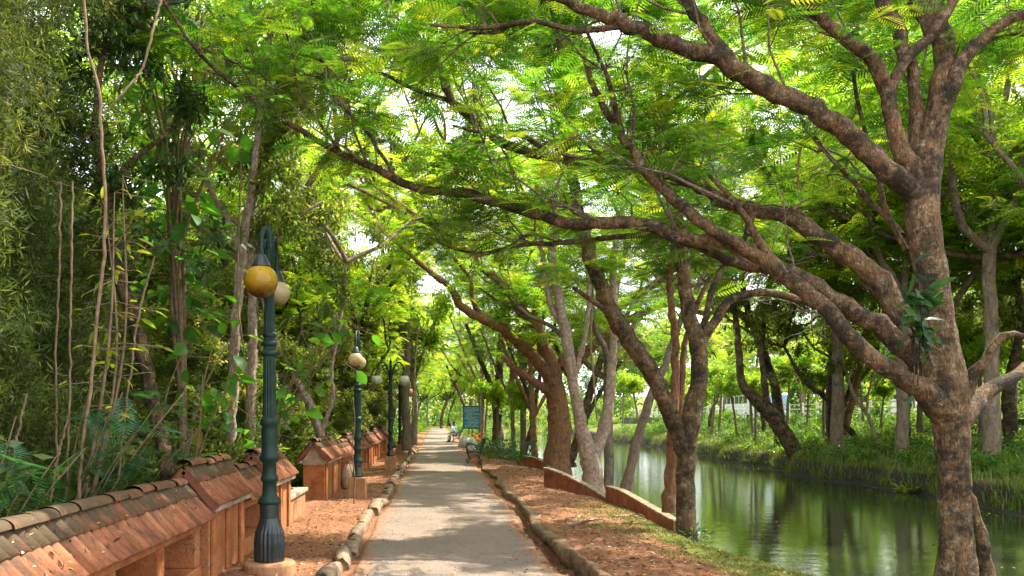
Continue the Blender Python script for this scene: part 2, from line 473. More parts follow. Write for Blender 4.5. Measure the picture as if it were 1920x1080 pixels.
def m_plaster():
    m, nt, out = mat('orange_plaster'); v = pos(nt)
    n1 = noise(nt, 3.5, 7, .7, v); sep = nt.nodes.new('ShaderNodeSeparateXYZ'); nt.links.new(v, sep.inputs[0])
    c = ramp(nt, n1, [(.28, (.14, .05, .02)), (.48, (.34, .12, .042)), (.64, (.44, .19, .08)), (.8, (.55, .36, .22))])
    vs = pos(nt, (1, 1, .3)); st = noise(nt, 6, 7, .75, vs)
    c = mix(nt, ramp(nt, st, [(.56, (0, 0, 0)), (.8, (.5, .5, .5))]), c, (.1, .045, .02))
    lich = noise(nt, 40, 4, .6, v)
    c = mix(nt, ramp(nt, mth(nt, 'ADD', mth(nt, 'MULTIPLY', lich, .4), mth(nt, 'MULTIPLY', n1, .6)), [(.53, (0, 0, 0)), (.62, (.75, .75, .75))]), c, (.075, .045, .022))
    principled(nt, out, c, .9, .15, bump(nt, mth(nt, 'ADD', lich, mth(nt, 'MULTIPLY', n1, 2)), .8, .012))
    return m
M['plaster'] = m_plaster()

def m_tile():
    m, nt, out = mat('clay_roof_tile'); v = pos(nt)
    a = N(nt, 'ShaderNodeAttribute', attribute_name='tint')
    c = ramp(nt, a.outputs['Fac'], [(0, (.12, .042, .02)), (.5, (.24, .082, .034)), (1, (.35, .14, .06))])
    vs = pos(nt, (1, 2.5, 1)); n1 = noise(nt, 5, 7, .7, vs)
    c = mix(nt, ramp(nt, n1, [(.46, (0, 0, 0)), (.62, (.9, .9, .9))]), c, (.075, .042, .02))
    n2 = noise(nt, 3, 6, .7, v); b = N(nt, 'ShaderNodeAttribute', attribute_name='moss')
    mm = ramp(nt, mth(nt, 'ADD', mth(nt, 'MULTIPLY', n2, .8), mth(nt, 'MULTIPLY', b.outputs['Fac'], .42)), [(.58, (0, 0, 0)), (.74, (.9, .9, .9))])
    c = mix(nt, mm, c, (.06, .045, .022))
    n3 = noise(nt, 26, 5, .7, v)
    c = mix(nt, ramp(nt, n3, [(.62, (0, 0, 0)), (.72, (.6, .6, .6))]), c, (.36, .25, .16))
    principled(nt, out, c, .75, .3, bump(nt, n3, .6, .01))
    return m
M['tile'] = m_tile()

def m_path():
    m, nt, out = mat('worn_path'); v = pos(nt)
    a = N(nt, 'ShaderNodeAttribute', attribute_name='dust')
    n1 = noise(nt, 1.3, 7, .7, v); n2 = noise(nt, 45, 5, .75, v); n3 = noise(nt, 6, 6, .7, v)
    c = ramp(nt, n2, [(.3, (.075, .056, .045)), (.5, (.17, .138, .112)), (.7, (.3, .25, .205))])
    c = mix(nt, ramp(nt, n1, [(.38, (0, 0, 0)), (.66, (.75, .75, .75))]), c, (.25, .175, .125))
    d = mth(nt, 'ADD', mth(nt, 'ADD', mth(nt, 'MULTIPLY', n3, .6), mth(nt, 'MULTIPLY', n2, .4)), mth(nt, 'MULTIPLY', a.outputs['Fac'], .45))
    c = mix(nt, ramp(nt, d, [(.68, (0, 0, 0)), (.74, (.75, .75, .75))]), c, (.25, .125, .06))
    vo = nt.nodes.new('ShaderNodeTexVoronoi'); vo.feature = 'DISTANCE_TO_EDGE'; vo.inputs['Scale'].default_value = .75
    nv = nt.nodes.new('ShaderNodeTexNoise'); nv.inputs['Scale'].default_value = 2.5; nv.inputs['Detail'].default_value = 6; nt.links.new(v, nv.inputs['Vector'])
    nt.links.new(mix(nt, .35, v, nv.outputs['Color']), vo.inputs['Vector'])
    ck = mth(nt, 'MULTIPLY', ramp(nt, vo.outputs['Distance'], [(0, (1, 1, 1)), (.012, (0, 0, 0))]), ramp(nt, n3, [(.45, (0, 0, 0)), (.6, (1, 1, 1))]))
    c = mix(nt, mth(nt, 'MULTIPLY', ck, .7), c, (.05, .035, .028))
    principled(nt, out, c, .92, .12, bump(nt, mth(nt, 'ADD', n2, mth(nt, 'MULTIPLY', n3, 1.5)), .7, .012))
    return m
M['path'] = m_path()

def m_ground():
    m, nt, out = mat('laterite_ground'); v = pos(nt)
    g = N(nt, 'ShaderNodeAttribute', attribute_name='green'); md = N(nt, 'ShaderNodeAttribute', attribute_name='mud')
    n1 = noise(nt, 1.1, 8, .7, v); n2 = noise(nt, 22, 6, .75, v); n3 = noise(nt, 5, 7, .7, v)
    c = ramp(nt, n2, [(.25, (.08, .028, .013)), (.48, (.2, .085, .042)), (.7, (.34, .17, .092))])
    c = mix(nt, ramp(nt, n1, [(.4, (0, 0, 0)), (.65, (.7, .7, .7))]), c, (.31, .16, .09))
    c = mix(nt, ramp(nt, n3, [(.56, (0, 0, 0)), (.68, (.75, .75, .75))]), c, (.17, .075, .036))
    gm = ramp(nt, mth(nt, 'ADD', mth(nt, 'MULTIPLY', n3, .8), g.outputs['Fac']), [(.72, (0, 0, 0)), (.98, (1, 1, 1))])
    gc = ramp(nt, n2, [(.3, (.04, .07, .012)), (.55, (.13, .15, .028)), (.75, (.25, .22, .06))])
    c = mix(nt, gm, c, gc)
    c = mix(nt, md.outputs['Fac'], c, ramp(nt, n2, [(.3, (.012, .012, .01)), (.7, (.05, .045, .035))]))
    principled(nt, out, c, .95, .1, bump(nt, mth(nt, 'ADD', n2, mth(nt, 'MULTIPLY', n3, 2)), .9, .03))
    return m
M['ground'] = m_ground()
M['plaster_red'] = m_plain('stained_red_plaster', (.13, .04, .018), (.36, .13, .06), 4, .9, .12, .7)

def m_water():
    m, nt, out = mat('canal_water'); v = pos(nt, (1.1, 1.8, 1))
    n1 = noise(nt, 1.6, 5, .6, v, .5); n2 = noise(nt, 7, 3, .5, v)
    h = mth(nt, 'ADD', n1, mth(nt, 'MULTIPLY', n2, .35))
    c = ramp(nt, noise(nt, .35, 4, .6, pos(nt)), [(.35, (.01, .018, .005)), (.7, (.02, .03, .009))])
    b = principled(nt, out, c, .03, .7, bump(nt, h, .12, .04))
    b.inputs['IOR'].default_value = 1.45
    return m
M['water'] = m_water()

def m_globe(name, c, dirt, tr):
    m, nt, out = mat(name); v = pos(nt)
    n1 = noise(nt, 9, 6, .7, v); sep = nt.nodes.new('ShaderNodeSeparateXYZ'); nt.links.new(v, sep.inputs[0])
    g = N(nt, 'ShaderNodeAttribute', attribute_name='low')
    f = mth(nt, 'ADD', mth(nt, 'MULTIPLY', n1, .5), mth(nt, 'MULTIPLY', g.outputs['Fac'], .62))
    col = ramp(nt, f, [(.4, c), (.6, tuple(x * .75 + y * .25 for x, y in zip(c, dirt))), (.86, dirt)])
    b = principled(nt, out, col, .1, .5)
    t = nt.nodes.new('ShaderNodeBsdfTranslucent'); nt.links.new(col, t.inputs['Color'])
    ms = nt.nodes.new('ShaderNodeMixShader'); ms.inputs[0].default_value = tr
    nt.links.new(b.outputs[0], ms.inputs[1]); nt.links.new(t.outputs[0], ms.inputs[2]); nt.links.new(ms.outputs[0], out.inputs['Surface'])
    return m
M['amber'] = m_globe('amber_globe', (.62, .4, .03), (.12, .05, .015), .5)
M['cream'] = m_globe('cream_globe', (.7, .6, .34), (.25, .17, .08), .5)
M['white_globe'] = m_globe('white_globe', (.8, .76, .68), (.3, .2, .12), .45)
M['peach_globe'] = m_globe('peach_globe', (.75, .5, .3), (.3, .15, .08), .45)

# ------------------------------------------------------------------ ground, water, path
def sstep(a, b, x):
    t = np.clip((x - a) / (b - a), 0, 1); return t * t * (3 - 2 * t)

def wobf(x, y, s, k=0):
    return (np.sin(x * s * 1.7 + y * s * .9 + k) + np.sin(y * s * 2.3 - x * s * 1.1 + 2 * k + 1) + np.sin((x + y) * s * 3.1 + k * 3)) / 3

WZ = -.8
def crest(Y):            # where the near bank tips over towards the canal
    return 4.15 + .85 * np.exp(-((Y - 7.5) / 2.2) ** 2) + .25 * np.sin(Y * .35) - .25 * sstep(16, 30, Y)
def xfar(Y):             # foot of the far bank
    return 14.9 + 3.2 * sstep(25, 80, Y) + .35 * np.sin(Y * .5) + .18 * np.sin(Y * 1.7)

def kx(Y):               # the worn right-hand kerb wanders
    return 1.56 + .05 * np.sin(Y * .9) + .035 * np.sin(Y * 2.3 + 1) + .05 * sstep(14, 6, Y)
def kl(Y):
    return -1.0 + .03 * np.sin(Y * .8) + .02 * np.sin(Y * 2.1)

def hz(X, Y):
    X = np.asarray(X, float); Y = np.asarray(Y, float)
    c = crest(Y); xf = xfar(Y); k = kx(Y)
    z = np.full(np.broadcast(X, Y).shape, -.03)
    left = .05 * sstep(-1.0, -1.2, X) + .05 * sstep(-1.2, -2.1, X) * sstep(20, 8, Y) - .3 * sstep(-3, -6, X)
    z = np.where(X < -.98, -.03 + left + .03 * wobf(X, Y, 2.2) * sstep(-1, -1.4, X), z)
    gut = -.16 * sstep(20, 9, Y) * np.exp(-((X - (k - .15)) / .085) ** 2)
    r = .1 * sstep(k - .05, k + .1, X) - .13 * sstep(2.2, 3.9, X) - .25 * sstep(c - .6, c, X) - 1.3 * sstep(c - .1, c + 1.3, X)
    r += .03 * wobf(X, Y, 2.0, 1) * sstep(k, k + .4, X) * sstep(c + .5, c, X)
    z = np.where(X > 1.3, -.03 + r + gut, z)
    fb = -1.7 + .9 * sstep(xf - 1.2, xf - .1, X) + .62 * sstep(xf - .05, xf + .35, X) + .35 * sstep(xf + .3, xf + 2.2, X) + .5 * sstep(xf + 2, xf + 7, X) + .16 * sstep(xf + 6, xf + 12, X)
    fb += .1 * wobf(X, Y, 1.2, 2) * sstep(xf, xf + 1.5, X) * sstep(25.8, 24, X)
    fb = np.where(X > 25.9, 1.35, fb)
    z = np.where(X > 9.5, fb, z)
    can = sstep(118, 134, Y) * sstep(3, 5, X); z = z * (1 - can) + .2 * can
    far = sstep(150, 330, Y); z = z + 9 * far
    return z

xs = np.unique(np.concatenate([np.linspace(-160, -12, 26), np.linspace(-12, -3, 24), np.linspace(-3, 6.2, 150), np.linspace(6.2, 14, 14), np.linspace(14, 27, 90), [25.85, 25.95], np.linspace(27, 190, 24)]))
ys = np.unique(np.concatenate([np.linspace(-25, 3, 14), np.linspace(3, 24, 190), np.linspace(24, 60, 130), np.linspace(60, 140, 60), np.linspace(140, 420, 24)]))
GX, GY = np.meshgrid(xs, ys); GZ = hz(GX, GY)
nz = np.random.default_rng(5).normal(size=GZ.shape) * .006
GZ = GZ + nz * ((GX < -1.15) | (GX > 1.72))
nxn = len(xs); ii = np.arange(len(xs) * len(ys)).reshape(len(ys), nxn)
Qg = np.stack([ii[:-1, :-1], ii[:-1, 1:], ii[1:, 1:], ii[1:, :-1]], -1).reshape(-1, 4)
go = mesh_arrays('ground', np.stack([GX, GY, GZ], -1).reshape(-1, 3), Qg, M['ground'], smooth=True)
tag(go, 'red laterite earth with green banks along both sides of the canal', 'ground', kind='structure')
c_ = crest(GY); xf_ = xfar(GY)
green = .72 * sstep(2.5, 3.4, GX) * sstep(c_ + .7, c_ + .2, GX) * sstep(16.5, 12, GY) * sstep(5, 7, GY)
green = green + .6 * sstep(1.7, 1.9, GX) * sstep(30, 36, GY) * sstep(c_ + .7, c_ + .1, GX) * (GX < 9)
green = green + 1.0 * sstep(xf_ + .3, xf_ + .8, GX) + .3 * sstep(-4, -8, GX)
green = green + .6 * sstep(75, 95, GY)
mud_and_gutter = sstep(xf_ + .75, xf_ + .25, GX) * sstep(9, 10, GX) + sstep(c_ + .35, c_ + .75, GX) * sstep(10, 9, GX)
mud_and_gutter = mud_and_gutter + .55 * np.exp(-((GX - (kx(GY) - .16)) / .1) ** 2) * sstep(22, 10, GY)  # darkens the gutter beside the right-hand kerb, strongest at the near end
mud_and_gutter = mud_and_gutter * sstep(128, 112, GY)
for nm, arr in (('green', green), ('mud', mud_and_gutter)):
    at_ = go.data.attributes.new(nm, 'FLOAT', 'POINT'); at_.data.foreach_set('value', np.clip(arr, 0, 1).astype(np.float32).ravel())

wy = np.linspace(-25, 150, 90); wu = np.linspace(0, 1, 26)
WXg = (3.4 + wu[None, :] * (xfar(wy)[:, None] + .3 - 3.4)); WYg = np.repeat(wy[:, None], 26, 1)
iw = np.arange(90 * 26).reshape(90, 26)
wo = mesh_arrays('water', np.stack([WXg, WYg, np.full_like(WXg, WZ)], -1).reshape(-1, 3), np.stack([iw[:-1, :-1], iw[:-1, 1:], iw[1:, 1:], iw[1:, :-1]], -1).reshape(-1, 4), M['water'], smooth=True)
tag(wo, 'still green canal water mirroring the trees', 'water', kind='structure')

py_ = np.unique(np.concatenate([np.linspace(-3, 30, 300), np.linspace(30, 130, 200)])); pu = np.linspace(0, 1, 44)
g5 = np.random.default_rng(8)
er = kx(py_) - .24 - .09 * sstep(16, 8, py_) + .02 * np.sin(py_ * 5.1) + .03 * g5.normal(size=len(py_)) * sstep(24, 12, py_); er = np.minimum(er, 1.5)
el = kl(py_) + .03
PX = el[:, None] + pu[None, :] * (er - el)[:, None]; PY = np.repeat(py_[:, None], 44, 1)
PZ = .012 * wobf(PX, PY, .8, 3) + .004 * g5.normal(size=PX.shape) + .006
ed = np.minimum(pu, 1 - pu)[None, :]
PZ = np.where(ed == 0, PZ - .09, PZ)
ip = np.arange(PX.size).reshape(PX.shape)
po = mesh_arrays('path', np.stack([PX, PY, PZ], -1).reshape(-1, 3), np.stack([ip[:-1, :-1], ip[:-1, 1:], ip[1:, 1:], ip[1:, :-1]], -1).reshape(-1, 4), M['path'], smooth=True)
tag(po, 'worn grey walking path dusted with red earth', 'path', kind='structure')
dust = np.clip(.75 - 4.5 * ed * np.ones_like(PX), 0, 1) + .25 * sstep(0, 1, PY / 130)
at_ = po.data.attributes.new('dust', 'FLOAT', 'POINT'); at_.data.foreach_set('value', np.clip(dust, 0, 1).astype(np.float32).ravel())

# ------------------------------------------------------------------ kerbs
def stone_mesh(seed, L, Wd, H):
    r = np.random.default_rng(seed); mb = MB(); K = 7; S = 10; vs = []
    for k in range(K):
        u = k / (K - 1); e = (1 - abs(2 * u - 1) ** 6) ** .5 * .3 + .7 if 0 < k < K - 1 else .72
        for i in range(S):
            a = 2 * math.pi * i / S; q = 1 + r.normal() * .07
            vs.append((Wd / 2 * e * q * math.copysign(abs(math.cos(a)) ** .7, math.cos(a)), (u - .5) * L, H * .35 + H * .62 * e * q * math.copysign(abs(math.sin(a)) ** .8, math.sin(a))))
    fs = [[k * S + i, k * S + (i + 1) % S, (k + 1) * S + (i + 1) % S, (k + 1) * S + i] for k in range(K - 1) for i in range(S)]
    fs += [list(range(S)), [(K - 1) * S + i for i in range(S)][::-1]]
    return mb.add(vs, fs)
protos = []
for s in range(5):
    o = stone_mesh(s, .58, .19, .15).build('kerb_stone', M['stone'], smooth=True); protos.append(o)
rk = random.Random(3); yk = 4.0; nk = 0
while yk < 42:
    L = rk.uniform(.4, .75) * (1 if yk < 24 else 1.15)
    o = protos[nk] if nk < 5 else protos[rk.randrange(5)].copy()
    if nk >= 5: COL.objects.link(o)
    yc = yk + L / 2; o.location = (float(kl(np.array(yc))) - .09 + rk.uniform(-.025, .025), yc, -.03 + rk.uniform(-.035, .015))
    o.scale = (rk.uniform(.7, 1.25), L / .58, rk.uniform(.6, 1.25)); o.rotation_euler = (rk.uniform(-.06, .06), rk.uniform(-.3, .3), rk.uniform(-.07, .07))
    tag(o, 'rounded tan kerb stone in the row edging the lamp side of the path', 'kerb stone', 'kerb stones along the lamp side of the path')
    yk += L + rk.uniform(-.05, .02); nk += 1

kyy = np.concatenate([np.arange(3, 31, .1)]); S = 14; KV = []
gk = np.random.default_rng(11)
for y in kyy:
    x = float(kx(np.array(y))); wv = .085 + .02 * math.sin(y * 1.9) + gk.normal() * .008; hv = .095 + .02 * math.sin(y * 1.3 + 2) + gk.normal() * .01; lob = 1 + .09 * np.array([math.sin(j * 1.7 + y * .8) + math.sin(j * 2.9 - y * 1.7) for j in range(14)])
    for i in range(S):
        a = 2 * math.pi * i / S; cx, sx = math.cos(a), math.sin(a)
        KV.append((x + wv * lob[i] * math.copysign(abs(cx) ** .45, cx), y + gk.normal() * .012, -.045 + hv * lob[i] * math.copysign(abs(sx) ** .55, sx) + .02 + gk.normal() * .004))
ik = np.arange(len(kyy) * S).reshape(len(kyy), S)
Qk = np.stack([ik[:-1], np.roll(ik[:-1], -1, 1), np.roll(ik[1:], -1, 1), ik[1:]], -1).reshape(-1, 4)
ko = mesh_arrays('kerb', KV, Qk, m_plain('weathered_kerb', (.06, .037, .02), (.24, .155, .085), 7, .9, .12, 1.0), smooth=True, loc=(1.6, 10, 0))
tag(ko, 'long worn wavy kerb edging the canal side of the path', 'kerb')
# ------------------------------------------------------------------ tiled boundary wall, section by section
XW = -2.4
def ground_at(x, y): return float(hz(np.array(x), np.array(y)))

def tile_roof(y0, y1, zr, ze, hw, parent, loc, seed, courses=2, pitch=.12):
    g = np.random.default_rng(seed); n = max(3, int(round((y1 - y0) / pitch))); p = (y1 - y0) / n
    V, Q, T, MS = [], [], [], []
    prof = [(-.5, .0), (-.36, .004), (-.24, .022), (0, .03), (.24, .022), (.36, .004), (.5, 0)]
    for sg in (-1, 1):
        d = np.array([sg * hw, 0, ze - zr]); L = np.linalg.norm(d); d = d / L; nn = np.array([-d[2] * sg * sg if False else sg * -d[2] * sg, 0, 0])
        nn = np.array([abs(d[2]) * sg, 0, abs(d[0])])
        for c in range(courses):
            for k in range(n):
                yc = y0 + (k + .5) * p; s0 = (0, L * .4 - .03)[c]; s1 = (L * .4, L)[c] + .012
                j = g.normal() * .004; tn = g.normal() * .16 + .5 + .1 * (c > 0); b = len(V)
                for s, off in ((s0, .004), (s1 + j, .022), (s1 + j, -.004)):
                    for u, h in prof:
                        q = np.array([XW, yc + u * p * 1.02, zr]) + d * s + nn * (off + (h if off > 0 else h * .7) + j)
                        V.append(q); T.append(tn); MS.append((1 - s / L) * .6 + .3 * (c == 0) + (.45 if sg < 0 else 0) + .25 * max(0, (6.2 - yc) / 2))
                for r in range(2):
                    for i in range(6):
                        a = b + r * 7 + i; Q.append([a, a + 1, a + 8, a + 7])
    o = mesh_arrays('roof', V, Q, M['tile'], parent, T, False, loc)
    a = o.data.attributes.new('moss', 'FLOAT', 'POINT'); a.data.foreach_set('value', np.clip(MS, 0, 1.2).astype(np.float32))
    # ridge caps
    V, Q, T, MS = [], [], [], []; y = y0
    while y < y1 - .05:
        l = min(.3, y1 - y); tn = g.uniform(0, .8); b = len(V); dz = g.normal() * .006; dx = g.normal() * .008
        for yy, rr in ((y - .01, .075), (y + l + .01, .066)):
            for i in range(9):
                an = math.pi * i / 8 ; V.append((XW + dx + rr * 1.15 * math.cos(an), yy, zr - .01 + dz + rr * .8 * math.sin(an) + .012)); T.append(tn); MS.append(.5 + .3 * (yy < 6.5))
        for i in range(8): Q.append([b + i, b + i + 1, b + 10 + i, b + 9 + i])
        y += l
    rc = mesh_arrays('ridge_cap', V, Q, M['tile'], None, T, True, None); rc.parent = o
    rc.data.transform(__import__('mathutils').Matrix.Translation((-loc[0], -loc[1], -loc[2])))
    a = rc.data.attributes.new('moss', 'FLOAT', 'POINT'); a.data.foreach_set('value', np.clip(MS, 0, 1).astype(np.float32))
    return o

M['kerbm'] = m_plain('mossy_coping', (.1, .07, .04), (.34, .26, .17), 8, .9, .12, .8)
M['barge'] = m_plain('dark_red_barge', (.11, .035, .02), (.22, .085, .045), 9, .8, .2, .5)
M['cement'] = m_plain('stained_cement_trim', (.2, .14, .09), (.46, .38, .28), 7, .9, .15, .6)
M['void'] = m_plain('sooty_plaster', (.05, .028, .018), (.16, .07, .035), 5, .95, .1, .5)  # dark tone stands in for shade inside the low wall openings

def wall_section(y0, y1, tall, label, seed, group):
    zr, ze, hw, bw = (1.17, .8, .31, .215) if tall else (1.03, .69, .29, .2)
    zb = min(ground_at(XW + .25, y0), ground_at(XW + .25, y1)) - .08
    loc = (XW, (y0 + y1) / 2, zb)
    root = empty('wall_section', loc, label, 'wall', group)
    ex = .12 if tall else .02
    tile_roof(y0 - ex, y1 + ex, zr, ze, hw, root, loc, seed)
    g = random.Random(seed)
    if tall:
        mb = MB(); z1 = ze + .015; zt = zr - .05; xx = bw
        poly = [(XW - xx, y0, zb), (XW + xx, y0, zb), (XW + xx, y0, z1), (XW + .02, y0, zt), (XW - .02, y0, zt), (XW - xx, y0, z1)]
        mb.prism(poly, (0, y0, 0), (0, y1, 0)); mb.build('wall', M['plaster'], root, .012, loc=loc)
        p = MB()
        for yy in (y0 + .1, y1 - .1, (y0 + y1) / 2):
            p.box((XW + xx + .018, yy, (zb + ze - .07) / 2 + .0), (.032, .14, ze - .07 - zb))
        p.build('pilaster', M['plaster'], root, .008, loc=loc)
        t = MB(); t.box((XW + xx + .045, (y0 + y1) / 2, ze - .035), (.09, y1 - y0 + .16, .055)); t.box((XW - xx - .045, (y0 + y1) / 2, ze - .035), (.09, y1 - y0 + .16, .055))
        t.build('eave_trim', M['cement'], root, .006, loc=loc)
        gb = MB(); gz = y0 - .004                      # pale gable face and dark barge edges
        gb.prism([(XW - xx * .98, gz, ze - .09), (XW + xx * .98, gz, ze - .09), (XW + xx * .98, gz, ze + .01), (XW, gz, zr - .075), (XW - xx * .98, gz, ze + .01)], (0, 0, 0), (0, .003, 0))
        gb.build('gable_panel', M['cement'], root, loc=loc)
        bb = MB()
        for sg in (-1, 1):
            bb.bar((XW, y0 - .1, zr - .03), (XW + sg * (hw + .0), y0 - .1, ze - .03), .035, .075)
        bb.build('barge_board', M['barge'], root, .004, loc=loc)
    else:
        mb = MB(); L = y1 - y0
        mb.box((XW, (y0 + y1) / 2, zb + .13), (bw * 2, L, .26))
        mb.box((XW, (y0 + y1) / 2, ze - .055), (bw * 2 - .02, L, .1))
        mb.prism([(XW - bw, y0 + .01, ze - .004), (XW + bw, y0 + .01, ze - .004), (XW, y0 + .01, zr - .06)], (0, 0, 0), (0, L - .02, 0))
        mb.build('wall', M['plaster'], root, .01, loc=loc)
        n = max(1, int(round(L / 1.15)))
        for k in range(n + 1):
            yy = y0 + .09 + (L - .18) * k / n; q = MB(); wd = g.uniform(.13, .2)
            q.box((XW + .01, yy, (zb + .26 + ze - .105) / 2), (bw * 2 - .05, wd, ze - .105 - zb - .26)); q.build('post', M['plaster'], root, .012, loc=loc)
        q = MB(); q.box((XW - bw + .05, (y0 + y1) / 2, (zb + ze) / 2), (.05, L - .04, ze - zb - .2)); q.build('back_panel', M['void'], root, loc=loc)  # added dark sheet, paints the shade behind the openings
    return root

GT = 'gabled sections of the tiled wall'; GL = 'low sections of the tiled wall'
wall_section(2.6, 8.0, 0, 'long low wall section with mossy tiled roof, nearest and cut by the frame corner', 1, GL)
wall_section(8.2, 9.55, 1, 'tall gabled wall section left of the amber globe lamp post, its tile roof brightly lit', 2, GT)
wall_section(9.7, 11.0, 0, 'short low tiled wall section right behind the amber globe lamp post', 3, GL)
wall_section(11.15, 12.6, 1, 'tall gabled wall section behind the nearest lamp post, before the open gap', 4, GT)
wall_section(16.65, 19.1, 1, 'tall gabled wall section with bare rough brick end, first after the open gap', 5, GT)
wall_section(19.25, 22.1, 0, 'low tiled wall section beside the second lamp post, a sack lying before it', 6, GL)
wall_section(22.25, 24.6, 1, 'tall gabled wall section just behind the second lamp post', 7, GT)
wall_section(24.7, 27.0, 0, 'low tiled wall section midway between second and third lamp posts', 8, GL)
wall_section(27.1, 29.3, 1, 'tall gabled wall section in line with the twin arm lamp post', 9, GT)
wall_section(29.4, 31.6, 0, 'low tiled wall section just beyond the twin arm lamp post', 10, GL)
wall_section(31.7, 34.0, 1, 'last but one gabled wall section, small and far down the path', 11, GT)
wall_section(34.1, 36.0, 0, 'last low tiled wall section before the fourth lamp post', 12, GL)
wall_section(36.1, 38.6, 1, 'farthest gabled wall section, next to the fourth lamp post', 13, GT)

# open trough wall in the gap
loc = (-2.3, 13.6, 0); r_ = empty('low_parapet', loc, 'low open cement parapet with pale coping in the gap of the tiled wall', 'wall')
mb = MB(); mb.box((-2.27, 13.55, .17), (.12, 1.6, .46)); mb.box((-2.62, 14.32, .17), (.6, .1, .46)); mb.build('wall', M['plinth'], r_, .012, loc=loc)
mb = MB(); mb.box((-2.27, 13.55, .43), (.2, 1.7, .06)); mb.box((-2.64, 14.33, .431), (.52, .17, .058)); mb.build('coping', M['cement'], r_, .01, loc=loc)

# sack and stick
def blob(seed, rx, ry, rz, S=14, K=9, amp=.12, flat=.4):
    g = np.random.default_rng(seed); ph = g.uniform(0, 6, 6); mb = MB(); vs = []
    for k in range(K):
        th = math.pi * (k + .02) / (K - 1 + .04)
        for i in range(S):
            a = 2 * math.pi * i / S
            q = 1 + amp * (math.sin(3 * a + ph[0]) * math.sin(2 * th + ph[1]) + .6 * math.sin(5 * a + ph[2]) * math.sin(4 * th + ph[3]))
            z = math.cos(th); vs.append((rx * q * math.sin(th) * math.cos(a), ry * q * math.sin(th) * math.sin(a), max(-flat, z * q) * rz + flat * rz))
    fs = [[k * S + i, k * S + (i + 1) % S, (k + 1) * S + (i + 1) % S, (k + 1) * S + i] for k in range(K - 1) for i in range(S)]
    fs += [list(range(S)), [(K - 1) * S + i for i in range(S)][::-1]]
    mb.add(vs, [f[::-1] for f in fs]); return mb
M['sack'] = m_plain('woven_sack', (.36, .24, .15), (.6, .46, .33), 12, .9, .1, .6)
sk_ = empty('sack', (-1.98, 19.3, .0), 'bulging pale sack on the ground by the low wall section', 'sack')
blob(2, .22, .3, .33, flat=.7).build('bag', M['sack'], sk_, smooth=True, sub=1)
mb = MB(); mb.lathe([(.03, .5), (.07, .56), (.05, .6), (.085, .68), (.01, .67)], (.05, .1, -.05), 10); mb.build('tied_neck', M['sack'], sk_, smooth=True)
st = empty('stick', (-1.55, 15.9, .0), 'thin crooked pale stick standing upright before the second lamp post', 'stick')
mb = MB(); mb.tube([(0, 0, -.05), (.02, 0, .5), (-.03, .02, 1.0), (.02, .02, 1.5), (-.01, .03, 2.0)], [.014, .013, .011, .009, .006], 7); mb.build('stem', M['stem'], st, smooth=True)
mb = MB(); mb.tube([(.01, 0, .45), (-.06, 0, .7), (-.1, .02, .85)], [.007, .006, .004], 6); mb.build('twig', M['stem'], st, smooth=True)

# ------------------------------------------------------------------ lamp posts
def add_low(o):
    co = np.array([v.co.z for v in o.data.vertices]); f = (co.max() - co) / (co.max() - co.min())
    a = o.data.attributes.new('low', 'FLOAT', 'POINT'); a.data.foreach_set('value', f.astype(np.float32))

def globe(c, r, m, parent):
    mb = MB(); prof = []
    for k in range(17):
        th = math.pi * (k + .15) / 16.3; prof.append((r * math.sin(th), -r * math.cos(th)))
    mb.lathe(prof, c, 28); o = mb.build('globe', m, parent, smooth=True); add_low(o); return o

